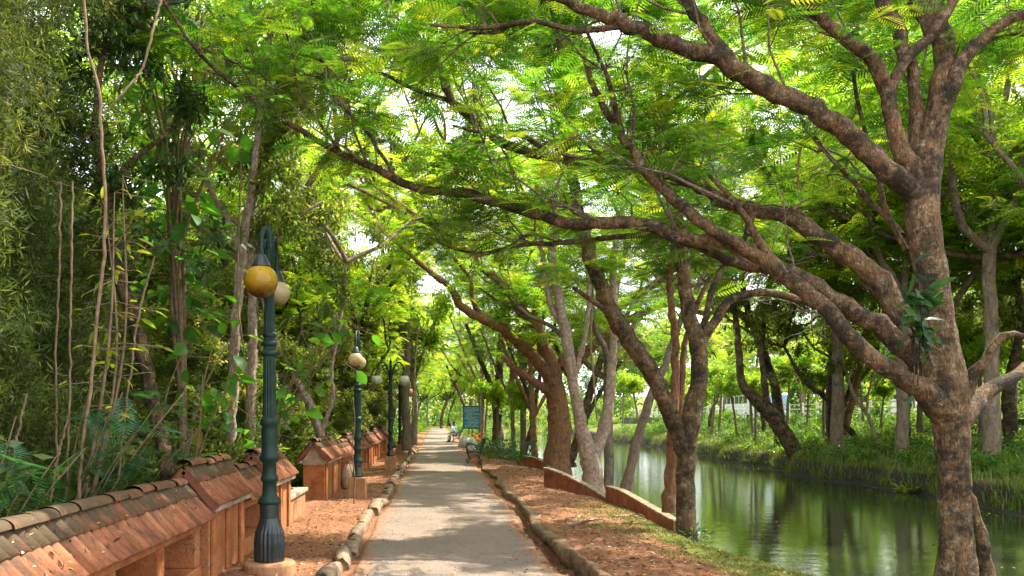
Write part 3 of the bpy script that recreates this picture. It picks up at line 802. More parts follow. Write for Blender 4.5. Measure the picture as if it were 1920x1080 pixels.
def lamp_post(x, y, h, ang, label, seed, globes, round_plinth=False, arm=.5, collar_dark=False, gl_scale=(1, 1)):
    z0 = ground_at(x, y); root = empty('lamp_post', (x, y, z0), label, 'lamp post', 'green iron lamp posts with globe lamps')
    s = h / 3.55; ph = .12 if round_plinth else .42
    mb = MB()
    if round_plinth: mb.lathe([(.27, -.1), (.27, .1), (.245, .125), (.0, .125)], (0, 0, 0), 28)
    else: mb.box((0, 0, ph / 2 - .05), (.36, .36, ph + .1), taper=.94)
    mb.build('plinth', M['plinth'], root, .015 if not round_plinth else .01)
    q = 1.0 if round_plinth else .62; mb = MB()
    if round_plinth:
        mb.lathe([(.15, ph), (.158, ph + .03), (.16, ph + .2), (.15, ph + .3), (.115, ph + .4), (.1, ph + .45), (.1, ph + .6)], (0, 0, 0), 44, (ph + .02, ph + .34, .94))
    else:
        mb.lathe([(.1, ph), (.115, ph + .03), (.1, ph + .1), (.075, ph + .2), (.085, ph + .24), (.085, ph + .3)], (0, 0, 0), 24)
    mb.build('pedestal', M['iron_dark'], root)
    b = ph + (.6 if round_plinth else .3)
    prof = [(.072, b - .02), (.118, b), (.122, b + .03), (.09, b + .07), (.075, b + .1), (.07, b + .22), (.09, b + .24), (.09, b + .27), (.072, b + .3), (.068, b + .42), (.1, b + .45), (.105, b + .49), (.085, b + .52), (.08, b + .6), (.085, b + .75), (.078, b + .8), (.096, b + .82), (.096, b + .86), (.078, b + .9)]
    mb = MB(); mb.lathe([(r * (1 if round_plinth else .9), z) for r, z in prof], (0, 0, 0), 24); mb.build('moulded_base', M['iron'], root, smooth=True)
    t0 = b + .88; t1 = h - .55; mid = t0 + (t1 - t0) * .55
    mb = MB(); mb.lathe([(.072, t0), (.064, mid), (.062, mid + .01), (.05, t1)], (0, 0, 0), 32, (t0, t1, .9)); mb.build('shaft', M['iron'], root)
    for zc, r in ((mid, .078), (mid + .09, .07), (mid - .1, .085), (t1, .066)):
        mb = MB(); mb.lathe([(r * .8, zc - .03), (r, zc - .012), (r, zc + .012), (r * .8, zc + .03)], (0, 0, 0), 24); mb.build('collar', M['iron'], root, smooth=True)
    mb = MB(); mb.lathe([(.045, t1), (.04, h - .2), (.05, h - .17), (.03, h - .12), (.045, h - .06), (.012, h + .04), (.002, h + .1)], (0, 0, 0), 20); mb.build('finial', M['iron'], root, smooth=True)
    ca, sa = math.cos(ang), math.sin(ang)
    for i, (sg, (r, m)) in enumerate(zip((-1, 1), globes)):
        dx, dy = sg * ca, sg * sa
        gz = h - .6
        am = MB()
        pts = [(.03 * dx, .03 * dy, h - .55), (.1 * dx, .1 * dy, h - .2), (.28 * arm / .5 * dx, .28 * arm / .5 * dy, h - .04), (arm * .9 * dx, arm * .9 * dy, h - .15), (arm * dx, arm * dy, gz + r + .06)]
        am.tube(pts, [.026, .026, .025, .023, .022], 10, 26)
        am.tube([(.03 * dx, .03 * dy, h - .45), (.2 * arm / .5 * dx, .2 * arm / .5 * dy, h - .33), (.3 * arm / .5 * dx, .3 * arm / .5 * dy, h - .2), (.2 * arm / .5 * dx, .2 * arm / .5 * dy, h - .14), (.14 * arm / .5 * dx, .14 * arm / .5 * dy, h - .22)], .013, 7, 20)
        ao = am.build('arm', M['iron'], root, smooth=True)
        cp = MB(); cp.lathe([(.035, r + .1), (.05, r + .08), (.085 * r / .15, r * .93), (.09 * r / .15, r * .84), (.06, r * .8)], (arm * dx, arm * dy, gz), 20); cp.build('lamp_cap', M['iron_dark'], root, smooth=True)
        if r: globe((arm * dx, arm * dy, gz), r, m, root)
    return root

lamp_post(-1.735, 8.85, 3.56, R(89.5), 'nearest lamp post, tall green iron with an amber globe and a cream globe', 1, [(.166, M['amber']), (.138, M['cream'])], True, .41)
lamp_post(-1.57, 16.9, 3.32, R(91), 'second lamp post on a square plinth with one cream globe showing', 2, [(.14, M['cream']), (.138, M['cream'])], False, .5)
lamp_post(-1.42, 26.2, 3.35, R(6), 'twin arm lamp post with two white globes spread across the path', 3, [(.17, M['white_globe']), (.17, M['white_globe'])], False, .42)
lamp_post(-1.62, 37.5, 3.3, R(10), 'fourth lamp post, farthest, pale shaft with peach globes on a red plinth', 4, [(.17, M['peach_globe']), (.2, M['peach_globe'])], False, .4)

# ------------------------------------------------------------------ benches
def bench(loc, rz, m, label, L=1.35):
    """faces local -x; length along y"""
    root = empty('bench', loc, label, 'bench', 'ornate cast iron benches by the path', rz)
    for yy in (-L / 2, 0, L / 2) if L > 1.5 else (-L / 2, L / 2):
        e = MB()
        e.tube([(-.3, yy, .0), (-.27, yy, .06), (-.2, yy, .14), (-.235, yy, .27), (-.27, yy, .4), (-.2, yy, .43)], [.03, .022, .02, .024, .026, .022], 8)
        e.tube([(.26, yy, .0), (.22, yy, .07), (.13, yy, .18), (.15, yy, .32), (.2, yy, .42)], [.03, .022, .022, .022, .024], 8)
        e.tube([(-.28, yy, .425), (-.1, yy, .4), (.1, yy, .395), (.2, yy, .42)], .022, 8)
        e.tube([(-.2, yy, .15), (-.05, yy, .24), (.05, yy, .24), (.14, yy, .17)], .014, 7)
        e.tube([(.2, yy, .4), (.23, yy, .55), (.3, yy, .72), (.36, yy, .86), (.42, yy, .88), (.41, yy, .82)], [.024, .022, .02, .02, .018, .014], 8)
        e.tube([(-.27, yy, .42), (-.3, yy, .54), (-.29, yy, .64), (-.2, yy, .675), (-.05, yy, .64), (.1, yy, .6), (.25, yy, .62)], [.022, .02, .022, .024, .02, .02, .02], 8)
        e.tube([(-.24, yy, .62), (-.2, yy, .56), (-.13, yy, .58), (-.16, yy, .62)], .012, 6)
        e.tube([(.2, yy, .42), (.05, yy, .5), (-.08, yy, .46), (-.05, yy, .55), (.08, yy, .58)], .013, 6)
        e.build('end_frame', m, root, smooth=True)
    for k in range(6):
        s = MB(); s.box((-.24 + .085 * k, 0, .435 - .006 * k), (.055, L - .03, .022)); s.build('seat_slat', m, root, .004)
    b = MB()
    for zc, xc in ((.52, .235), (.84, .365)): b.bar((xc, -L / 2, zc), (xc, L / 2, zc), .028, .03)
    n = 7
    for k in range(n):
        yy = -L / 2 + L * (k + .5) / n; h = L / n / 2
        for sg in (-1, 1):
            b.tube([(.235, yy, .52), (.27, yy + sg * h * .9, .6), (.31, yy + sg * h * .75, .7), (.33, yy + sg * h * .1, .74), (.32, yy + sg * h * .35, .68)], .011, 6, 14)
        b.tube([(.33, yy, .74), (.365, yy, .84)], .011, 6, 4)
    b.build('backrest', m, root, smooth=False)
    return root
bench((1.37, 30.6, .01), 0, M['iron_dark'], 'empty black cast iron bench at the canal edge of the path', 1.2)
bench((1.3, 55.2, .01), 0, M['iron_blue'], 'blue green iron bench with two people sitting on it', 1.5)

# ------------------------------------------------------------------ two people on the far bench
M['skin'] = m_plain('dark_skin', (.14, .065, .035), (.19, .09, .05), 9, .5, .4, .05)
M['hair'] = m_plain('black_hair', (.008, .007, .006), (.018, .015, .013), 30, .5, .4, .4)
M['shirt_blue'] = m_plain('pale_blue_shirt', (.52, .66, .82), (.68, .78, .9), 8, .8, .2, .2)
M['shirt_white'] = m_plain('white_shirt', (.68, .7, .74), (.84, .85, .86), 8, .8, .2, .2)
M['cloth_white'] = m_plain('white_trousers', (.66, .66, .66), (.82, .82, .82), 8, .8, .2, .2)
M['cloth_dark'] = m_plain('dark_trousers', (.03, .04, .06), (.06, .07, .1), 8, .8, .2, .2)
M['shoe'] = m_plain('dark_shoes', (.02, .016, .012), (.04, .03, .025), 9, .5, .4, .1)

def skin_body(name, nodes, edges, m, parent, sub=2):
    """nodes: {key:(x,y,z,r)} grown into one continuous surface"""
    ks = list(nodes); me = bpy.data.meshes.new(name)
    me.from_pydata([nodes[k][:3] for k in ks], [(ks.index(a), ks.index(b)) for a, b in edges], []); me.update()
    o = bpy.data.objects.new(name, me); COL.objects.link(o); o.parent = parent
    sm = o.modifiers.new('skin', 'SKIN'); sm.use_smooth_shade = True
    if not me.skin_vertices: me.skin_vertices.new()
    for i, k in enumerate(ks):
        r = nodes[k][3]; me.skin_vertices[0].data[i].radius = (r, r) if not isinstance(r, tuple) else r
    me.skin_vertices[0].data[0].use_root = True
    s = o.modifiers.new('sub', 'SUBSURF'); s.levels = sub; s.render_levels = sub
    me.materials.append(m); return o

def seated_person(loc, label, lean, shirt, trousers, rz=0, turn=0.):
    """sits facing local -x, hips at local origin on a .46 m seat"""
    root = empty('person', loc, label, 'person', None, rz)
    c, s = math.cos(lean), math.sin(lean)
    def T(u, y, h): return (-u * c - h * s + 0, y, .54 + h * c - u * s)     # torso frame, u forward
    n = {'pel': (0, 0, .54, .125), 'waist': (*T(0, 0, .16), .115), 'chest': (*T(.01, 0, .36), .13), 'nk0': (*T(0, 0, .5), .075), 'nk': (*T(.02, 0, .57), .052)}
    hd = T(.05, 0, .7); n['hd'] = (*hd, .092); n['crown'] = (*T(.03, 0, .79), .06)
    nose = T(.14, turn * .1, .69); n['nose'] = (*nose, .022); n['chin'] = (*T(.1, 0, .62), .042)
    E = [('pel', 'waist'), ('waist', 'chest'), ('chest', 'nk0'), ('nk0', 'nk'), ('nk', 'hd'), ('hd', 'crown'), ('hd', 'nose'), ('hd', 'chin')]
    for sg, q in ((-1, 'r'), (1, 'l')):
        sh = T(.0, sg * .19, .46); el = T(.16, sg * .24, .2); kn = (-.43, sg * .11, .52); wr = (-.4, sg * .09, .6)
        n.update({q + 'sh': (*sh, .062), q + 'el': (*el, .043), q + 'wr': (*wr, .028), q + 'pm': (wr[0] - .06, wr[1] - sg * .02, wr[2] - .01, .034),
                  q + 'hip': (-.05, sg * .1, .52, .095), q + 'kn': (*kn, .062), q + 'an': (-.44 + .05 * sg, sg * .11, .09, .04), q + 'ft': (-.56 + .05 * sg, sg * .12, .035, .035)})
        E += [('nk0', q + 'sh'), (q + 'sh', q + 'el'), (q + 'el', q + 'wr'), (q + 'wr', q + 'pm'), ('pel', q + 'hip'), (q + 'hip', q + 'kn'), (q + 'kn', q + 'an'), (q + 'an', q + 'ft')]
        for f in range(4):
            k = q + 'f%d' % f; n[k] = (wr[0] - .12 - .01 * (1 - abs(f - 1.5)), wr[1] - sg * .02 + (f - 1.5) * .019, wr[2] - .035, .009); E.append((q + 'pm', k))
        k = q + 'th'; n[k] = (wr[0] - .07, wr[1] - sg * .07, wr[2] + .005, .01); E.append((q + 'pm', k))
    skin_body('body', n, E, M['skin'], root)
    g = lambda k, a: (*n[k][:3], n[k][3] + a)
    sn = {'waist': g('waist', .016), 'pel': (*n['pel'][:3], .135), 'chest': g('chest', .018), 'nk0': g('nk0', .014)}; SE = [('waist', 'pel'), ('waist', 'chest'), ('chest', 'nk0')]
    for q in 'rl':
        sn[q + 'sh'] = g(q + 'sh', .016); a = np.array(n[q + 'sh'][:3]); b = np.array(n[q + 'el'][:3]); sn[q + 'el'] = (*(a + (b - a) * .95), .06); SE += [('nk0', q + 'sh'), (q + 'sh', q + 'el')]
    skin_body('shirt', sn, SE, shirt, root)
    tn = {'pel': (*n['pel'][:3], .138)}; TE = []
    for q in 'rl':
        tn[q + 'hip'] = g(q + 'hip', .016); tn[q + 'kn'] = g(q + 'kn', .02); x = n[q + 'an']; tn[q + 'an'] = (x[0], x[1], x[2] + .06, .066); TE += [('pel', q + 'hip'), (q + 'hip', q + 'kn'), (q + 'kn', q + 'an')]
    skin_body('trousers', tn, TE, trousers, root)
    mb = MB(); h2 = T(.02, 0, .74); vs = []
    hair = blob(4, .1, .095, .105, amp=.04, flat=.35); hair.v = [(x + h2[0] + .012, y + h2[1], z + h2[2] - .04) for x, y, z in hair.v]; hair.build('hair', M['hair'], root, smooth=True, sub=1)
    for q in 'rl':
        a = n[q + 'ft']; sh = MB(); sh.tube([(a[0] + .14, a[1], .05), (a[0] + .05, a[1], .045), (a[0] - .06, a[1], .035)], [.045, .045, .035], 10); sh.build('shoe', M['shoe'], root, smooth=True)
    return root
seated_person((1.2, 54.75, -.02), 'person in a pale blue shirt and white trousers, leaning forward on the bench', .5, M['shirt_blue'], M['cloth_white'])
seated_person((1.27, 55.5, -.02), 'person in a white shirt sitting upright on the far side of the bench', .18, M['shirt_white'], M['cloth_dark'])

# ------------------------------------------------------------------ notice board
M['board'] = m_plain('teal_board', (.016, .19, .36), (.024, .24, .43), 4, .5, .4, .05)
M['lettering'] = m_plain('pale_lettering', (.6, .74, .8), (.75, .85, .88), 20, .6, .3, .05)
sg_ = empty('notice_board', (1.98, 48, ground_at(1.98, 48)), 'teal notice board with rows of pale writing on a post', 'sign')
mb = MB(); mb.box((0, 0, .45), (.07, .06, 1.0)); mb.build('post', M['iron_blue'], sg_, .005)
mb = MB(); mb.box((0, -.01, 1.55), (.98, .04, 1.22)); mb.build('panel', M['board'], sg_, .006)
mb = MB()
for s_ in (-1, 1): mb.box((s_ * .495, -.012, 1.55), (.045, .06, 1.3))
mb.box((0, -.012, 2.17), (.945, .058, .05)); mb.box((0, -.012, .93), (.945, .058, .05)); mb.build('frame', M['iron_blue'], sg_, .004)
mb = MB(); rr = random.Random(4); rows = [(-.40, .36), (-.40, .40), (-.40, .34), (-.38, .12), (-.38, .30), (-.26, .38), (-.38, .02), (-.38, .36), (-.38, .2), (-.28, .36), (-.2, .3), (-.38, .38), (-.2, .36), (-.38, .3), (-.38, .4)]
for k, (a, b) in enumerate(rows):
    x = a; zc = 2.08 - .075 * k
    while x < b:
        wl = rr.uniform(.03, .1)
        for j in range(int(wl / .017)):
            hh = rr.choice((.03, .036, .046)); mb.box((x + j * .017, -.0335, zc - .014 + hh / 2), (.0125, .006, hh))
        x += wl + .022
mb.build('lettering', M['lettering'], sg_)

# ------------------------------------------------------------------ pale rocks by the path
for i, (x, y, rx, rz_, lb) in enumerate([(1.75, 43.5, .38, .42, 'largest pale rock beside the kerb, flat topped, in front of the notice board'), (1.45, 46.5, .3, .5, 'upright knobbly pale rock between the notice board and the far bench'), (1.6, 39.8, .26, .2, 'low whitish rock just behind the empty black bench'), (-1.75, 45, .6, .26, 'flat grey rock at the left edge of the path beyond the last lamp post')]):
    o = blob(20 + i, rx, rx * 1.2, rz_, amp=.2, flat=.3).build('rock', M['rock'] if i < 3 else M['stone'], None, smooth=True, sub=1); o.location = (x, y, ground_at(x, y) - .03); tag(o, lb, 'rock', 'rocks beside the path')

# ------------------------------------------------------------------ low retaining walls on the canal side
def low_wall(pts, label, th=.13):
    """pts: rows of x, y, top z, base z along the wall"""
    c = np.mean(np.array(pts), axis=0); loc = (c[0], c[1], min(p[3] for p in pts))
    root = empty('retaining_wall', loc, label, 'wall', 'low red retaining walls along the canal bank')
    P = spline(np.array(pts), 16); d = nrm(np.gradient(P[:, :2], axis=0)); nn = np.column_stack([-d[:, 1], d[:, 0]])
    for nm, m, w_, z0, z1 in (('wall', M['plaster_red'], th, lambda p: p[3] - .2, lambda p: p[2] - .045), ('coping', M['kerbm'], th + .02, lambda p: p[2] - .045, lambda p: p[2])):
        mb = MB(); vs = []
        for p, q in zip(P, nn):
            a = p[:2] + q * w_ / 2; b = p[:2] - q * w_ / 2
            vs += [(a[0], a[1], z0(p)), (b[0], b[1], z0(p)), (b[0], b[1], z1(p)), (a[0], a[1], z1(p))]
        fs = [[4 * k + i, 4 * k + (i + 1) % 4, 4 * k + 4 + (i + 1) % 4, 4 * k + 4 + i] for k in range(len(P) - 1) for i in range(4)] + [[3, 2, 1, 0], [len(vs) - 4 + i for i in range(4)]]
        mb.add(vs, fs); mb.build(nm, m, root, .008, loc=loc)
low_wall([(3.36, 16.7, .3, -.1), (3.47, 15.9, .28, -.1), (3.6, 14.8, .17, -.12), (3.75, 13.3, .03, -.15)], 'nearest red retaining wall, running down to the second trunk from the right')
low_wall([(2.48, 19.4, .5, -.02), (2.75, 18.9, .42, -.02), (3.2, 18.0, .2, -.05), (3.46, 17.1, .02, -.08)], 'sloping red retaining wall with pale coping at the foot of the forked tree')
low_wall([(2.9, 28.3, .36, -.05), (3.3, 27.5, .3, -.05), (3.5, 26.3, .12, -.1)], 'farthest short red retaining wall at the foot of the thick spreading tree')

# ------------------------------------------------------------------ far bank: parapet, railing, vehicles
FX = 25.9
pr = empty('embankment_wall', (FX, 55, .3), 'long mossy concrete embankment wall behind the trees across the canal', 'wall')
mb = MB(); mb.box((FX - FX, 0, .5), (.3, 130, 1.3)); mb.build('wall', M['mud_wall'], pr, .02)
mb = MB(); mb.box((0, 0, 1.2), (.44, 130, .1)); mb.build('coping', M['mud_wall'], pr, .02)
rl = empty('railing', (FX, 55, 1.55), 'white post and rail fence on top of the embankment wall', 'fence')
mb = MB()
for z in (.3, .62, .95): mb.box((0, 0, z), (.07, 120, .08))
mb.build('rail', M['white_paint'], rl)
for k in range(50):
    mb = MB(); mb.box((0, -58 + k * 2.35, .52), (.16, .16, 1.08)); mb.build('post', M['white_paint'], rl)

def vehicle(loc, rz, L, H, Wd, m, label, cat, name, boxy):
    root = empty(name, loc, label, cat, None, rz)
    if boxy: prof = [(-L / 2, .4), (L / 2, .4), (L / 2, .9), (L / 2 - .1, H - .12), (L / 2 - .35, H), (-L / 2 + .2, H), (-L / 2, H - .15)]
    else: prof = [(-L / 2, .35), (L / 2, .35), (L / 2 + .02, .75), (L / 2 - .15, .92), (L / 2 - 1.1, 1.0), (L / 2 - 1.75, H), (-L / 2 + .9, H), (-L / 2 + .25, 1.02), (-L / 2, .9)]
    mb = MB(); mb.prism([(x, -Wd / 2, z) for x, z in prof], (0, 0, 0), (0, Wd, 0)); mb.build('body', m, root, .09, seg=3)
    for sg in (-1, 1):
        n = 6 if boxy else 2
        for k in range(n):
            mb = MB(); a = -L / 2 + .5 + (L - 1.0) * k / n if boxy else -L / 2 + 1.0 + k * (L - 2.5) / 2; b = a + (L - 1.0) / n * .85 if boxy else a + (L - 2.5) / 2 - .1
            mb.box(((a + b) / 2, sg * (Wd / 2 + .004), H * .72 if boxy else H - .25), (b - a, .012, H * .26 if boxy else .32)); mb.build('window', M['glass'], root)
    if boxy:
        for sg in (-1, 1):
            mb = MB(); mb.box((sg * (L / 2 - .02) - (.02 if sg > 0 else -.04), 0, H * .66), (.09, Wd * .82, H * .27)); mb.build('windscreen', M['glass'], root)
            for q in (-1, 1):
                mb = MB(); mb.tube([(sg * (L / 2 - .03), q * Wd * .36, .72), (sg * (L / 2 + .02), q * Wd * .36, .72)], .11, 12, 3); mb.build('headlight', M['white_paint'], root)
    for x in (-L / 2 + .8, L / 2 - .8):
        for sg in (-1, 1):
            mb = MB(); mb.tube([(x, sg * (Wd / 2 - .2), .34), (x, sg * (Wd / 2 + .01), .34)], .34, 18, 3); w_ = mb.build('wheel', M['shoe'], root)
            mb = MB(); mb.tube([(x, sg * (Wd / 2), .34), (x, sg * (Wd / 2 + .02), .34)], .18, 14, 3); mb.build('rim', M['white_paint'], w_)
    return root
M['glass'] = m_plain('dark_glass', (.02, .03, .035), (.03, .045, .05), 3, .08, .6, 0)
M['car_white'] = m_plain('white_car_paint', (.74, .75, .76), (.8, .8, .8), 2, .25, .5, 0)
M['bus_blue'] = m_plain('blue_bus_paint', (.2, .36, .52), (.28, .44, .6), 2, .35, .5, 0)
M['bus_pale'] = m_plain('pale_grey_van_paint', (.55, .57, .57), (.66, .68, .68), 2, .4, .5, 0)
vehicle((28.5, 51, 1.37), R(90), 4.3, 1.75, 1.8, M['car_white'], 'white parked car behind the railing near the big trunk', 'car', 'car', False)
vehicle((29, 74.5, 1.37), R(90), 3.6, 2.3, 2.0, M['bus_blue'], 'small blue van parked behind the railing across the canal', 'van', 'van', True)
vehicle((29, 80, 1.37), R(90), 7.5, 2.5, 2.2, M['bus_pale'], 'pale grey van parked behind the railing, left of the small blue van', 'van', 'van', True)
# ------------------------------------------------------------------ leaf shapes
FROND = tpl_frond(10, .03); FINE = tpl_frond(13, .024, .38); FROND_S = tpl_frond(6, .05); LACE = tpl_lace(9, 6)
LEAF = tpl_leaf(.62, .2); LEAF_N = tpl_leaf(.3, .25)
CL_SMALL = tpl_cluster(14, .5, .42, .085, 1); CL_NARROW = tpl_cluster(13, .5, .55, .036, 2); CL_FAR = tpl_cluster(12, .5, .34, .1, 3)

def foliage_at(fo, tpl, P, g, size, t0=.5, tj=.2, tilt=1.0, jit=.12, down=0., var=.35):
    m = len(P); A = g.normal(size=(m, 3)); A[:, 2] = A[:, 2] * .5 - down
    Nn = UP + g.normal(size=(m, 3)) * tilt
    fo.add(scatter(tpl, P, A, Nn, size * g.uniform(1 - var, 1 + var, m), np.clip(t0 + g.normal(size=m) * tj, 0, 1), jit, g))

def clumps(g, C, rad, n, shell=.6):
    """n points in each of the ellipsoids at C (m,3) with radii rad (m,3)"""
    m = len(C); d = nrm(g.normal(size=(m, n, 3))); r = g.uniform(0, 1, (m, n, 1)) ** shell
    return (C[:, None] + d * r * rad[:, None]).reshape(-1, 3)

def auto_limbs(T, p, d, L, r, depth, up=.25, spread=.7, S=7, forks=(2, 3)):
    g = T.rng; K = 5; s = np.linspace(0, 1, K)
    side = nrm(g.normal(size=3)); w = np.cumsum(g.normal(size=(K, 3)) * L * .05, axis=0); w -= w[0]
    P = p + d * L * s[:, None] + w + UP * (up * L * s[:, None] ** 2) * .4
    X, Rr = T.limb(P, np.linspace(r, r * .6, K), S=S, wig=.008, step=.3, grow=depth <= 1)
    if depth > 0:
        for _ in range(g.integers(forks[0], forks[1] + 1)):
            l = g.normal(size=3); l[2] *= .5; dd = nrm(X[-1] - X[-3]); d2 = nrm(dd + nrm(l) * spread + UP * up)
            auto_limbs(T, X[-2] if T.wood else X[-1], d2, L * g.uniform(.6, .85), r * .6, depth - 1, up, spread, max(5, S - 1), forks)

TREES = {}
# ================================================================== the big tree on the right
root = empty('spreading_tree', at(1795, 1180, 8.0), 'biggest nearest tree beside the water, its long mossy limbs arching over the path', 'tree')
T = Tree(1); Y = 8.0
T.trace([(1800, 1250, 150, Y), (1798, 1150, 112, Y), (1793, 1060, 78, Y), (1790, 980, 67, Y), (1788, 880, 65, Y), (1784, 800, 74, Y), (1774, 740, 90, Y), (1766, 690, 90, Y), (1758, 620, 74, Y), (1748, 540, 68, Y), (1738, 460, 68, Y), (1728, 380, 70, Y), (1738, 300, 64, Y + .1), (1756, 220, 52, Y + .1), (1768, 150, 46, Y + .1), (1770, 90, 44, Y + .2), (1745, 30, 56, Y + .2), (1715, -40, 60, Y + .2), (1690, -160, 44, Y + .3), (1640, -330, 30, Y + .5)], S=44, wob=.018, step=.07, wig=.006, flute=.028)
T.trace([(1830, 1250, 90, Y + .15), (1848, 1120, 46, Y + .15), (1842, 1020, 28, Y + .12), (1822, 940, 18, Y + .1), (1795, 880, 14, Y)], S=10, grow=False)
T.trace([(1750, 1240, 60, Y - .15), (1765, 1120, 46, Y - .12), (1778, 1000, 34, Y - .08), (1785, 920, 20, Y)], S=10, grow=False)
# thinner stems beside the main one
T.trace([(1732, 420, 40, Y), (1712, 330, 44, Y - .05), (1680, 250, 34, Y - .1), (1668, 190, 32, Y - .15), (1662, 160, 32, Y - .15), (1625, 100, 30, Y - .2), (1570, 60, 26, Y - .2), (1510, 0, 24, Y - .2), (1440, -80, 20, Y - .3), (1350, -190, 14, Y - .3)], S=12, step=.08)
T.trace([(1664, 180, 24, Y - .15), (1690, 125, 26, Y - .1), (1735, 75, 24, Y - .1), (1785, 10, 22, Y - .1), (1830, -90, 18, Y), (1900, -260, 12, Y)], S=10)
T.trace([(1700, 120, 26, Y), (1690, 70, 30, Y + .1), (1660, 10, 32, Y + .1), (1640, -80, 28, Y + .2), (1560, -260, 18, Y + .3)], S=10)
T.trace([(1728, 370, 30, Y + .1), (1716, 270, 30, Y + .15), (1718, 200, 28, Y + .15), (1712, 130, 24, Y + .1), (1705, 90, 24, Y + .1)], S=10)
T.trace([(1760, 240, 30, Y + .1), (1785, 160, 34, Y), (1812, 105, 30, Y), (1850, 65, 24, Y), (1905, 35, 22, Y - .1), (1990, 0, 18, Y - .1), (2140, -60, 12, Y)], S=10)
T.trace([(1812, 108, 22, Y), (1860, 70, 18, Y + .2), (1920, 62, 15, Y + .2), (2020, 70, 10, Y + .3)], S=8)
# limb A, top, arching left
A = T.trace([(1735, 385, 50, Y), (1700, 350, 50, Y - .05), (1650, 310, 46, Y - .1), (1590, 250, 44, Y - .15), (1520, 200, 42, Y - .2), (1470, 180, 42, Y - .2), (1405, 145, 42, Y - .25), (1345, 108, 40, Y - .3), (1280, 92, 34, Y - .3), (1220, 65, 32, Y - .35), (1165, 42, 32, Y - .4), (1110, 22, 24, Y - .4), (1050, -5, 20, Y - .4), (960, -50, 15, Y - .4), (840, -110, 10, Y - .5)], S=14, step=.07)
T.trace([(1375, 125, 28, Y - .28), (1345, 80, 26, Y - .3), (1310, 35, 26, Y - .3), (1283, -5, 24, Y - .3), (1230, -100, 16, Y - .3), (1180, -200, 10, Y - .3)], S=10)
T.trace([(1190, 50, 18, Y - .38), (1140, 52, 15, Y - .4), (1090, 58, 14, Y - .4), (1030, 45, 13, Y - .4), (975, 42, 12, Y - .45), (930, 50, 11, Y - .45), (870, 52, 9, Y - .5), (805, 47, 6, Y - .5)], S=8)
T.trace([(970, 44, 9, Y - .45), (930, 60, 7, Y - .4), (880, 62, 5, Y - .4)], S=6)
# limb B, mossy, middle
T.trace([(1752, 670, 58, Y + .05), (1715, 640, 52, Y + .1), (1688, 600, 48, Y + .15), (1650, 525, 46, Y + .2), (1598, 482, 42, Y + .25), (1547, 450, 40, Y + .3), (1480, 408, 36, Y + .4), (1430, 396, 32, Y + .5), (1365, 378, 28, Y + .6), (1310, 350, 24, Y + .8), (1250, 328, 23, Y + 1), (1170, 310, 22, Y + 1.2), (1090, 302, 22, Y + 1.4), (1023, 292, 22, Y + 1.5), (940, 266, 21, Y + 1.6), (887, 226, 19, Y + 1.7), (842, 180, 17, Y + 1.8), (827, 140, 15, Y + 1.8), (802, 103, 13, Y + 1.9), (783, 67, 11, Y + 1.9), (773, 20, 9, Y + 1.9), (762, -70, 6, Y + 2)], S=13, step=.08)
T.trace([(850, 190, 12, Y + 1.8), (807, 180, 11, Y + 1.9), (767, 162, 9, Y + 2), (710, 137, 8, Y + 2.1), (640, 126, 7, Y + 2.2), (560, 100, 5, Y + 2.3)], S=7)
T.trace([(1030, 290, 12, Y + 1.5), (985, 256, 11, Y + 1.4), (950, 249, 10, Y + 1.4), (890, 247, 8, Y + 1.3), (850, 235, 5, Y + 1.3)], S=7)
T.trace([(640, 286, 8, Y + 1.2), (600, 230, 7, Y + 1.3), (560, 170, 6, Y + 1.5), (548, 100, 5, Y + 1.6), (520, 20, 4, Y + 1.7)], S=6)
T.trace([(745, 338, 9, Y + 1.1), (690, 250, 8, Y + 1.3), (640, 190, 7, Y + 1.5), (610, 110, 6, Y + 1.7), (590, 20, 5, Y + 1.8)], S=6)
T.trace([(1420, 394, 18, Y + .5), (1400, 430, 16, Y + .5), (1430, 450, 14, Y + .45)], S=7, grow=False)
# limb C, dark, and D, brown, lower
T.trace([(1765, 720, 60, Y), (1713, 662, 52, Y - .05), (1650, 615, 44, Y + .02), (1565, 562, 38, Y + .05), (1513, 525, 36, Y + .1), (1465, 505, 30, Y + .2), (1400, 497, 24, Y + .3), (1345, 480, 20, Y + .4), (1290, 455, 16, Y + .6), (1230, 440, 14, Y + .8), (1150, 445, 12, Y + .9), (1060, 455, 11, Y + 1), (980, 460, 10, Y + 1.1), (920, 472, 7, Y + 1.1), (895, 482, 4, Y + 1.1)], S=12, step=.08)
T.trace([(1060, 455, 9, Y + 1), (990, 440, 8, Y + 1.2), (940, 470, 6, Y + 1.2), (860, 470, 5, Y + 1.4), (800, 440, 4, Y + 1.6)], S=6)
D = T.trace([(1775, 770, 70, Y - .05), (1735, 735, 52, Y - .1), (1690, 708, 42, Y - .15), (1613, 653, 38, Y - .15), (1547, 575, 36, Y - .1), (1482, 525, 36, Y), (1433, 484, 38, Y), (1400, 472, 32, Y + .05), (1345, 452, 30, Y + .1), (1280, 446, 29, Y + .2), (1220, 425, 28, Y + .3), (1160, 415, 27, Y + .4), (1105, 423, 26, Y + .5), (1060, 418, 25, Y + .6), (1000, 400, 24, Y + .7), (940, 382, 23, Y + .8), (880, 364, 22, Y + .9), (850, 360, 21, Y + .9), (790, 356, 19, Y + 1), (740, 337, 17, Y + 1.1), (690, 308, 15, Y + 1.1), (640, 286, 14, Y + 1.2), (560, 243, 12, Y + 1.3), (490, 200, 10, Y + 1.4), (430, 152, 9, Y + 1.4), (370, 95, 8, Y + 1.4), (325, 30, 7, Y + 1.4), (270, -60, 5, Y + 1.4)], S=13, step=.08)
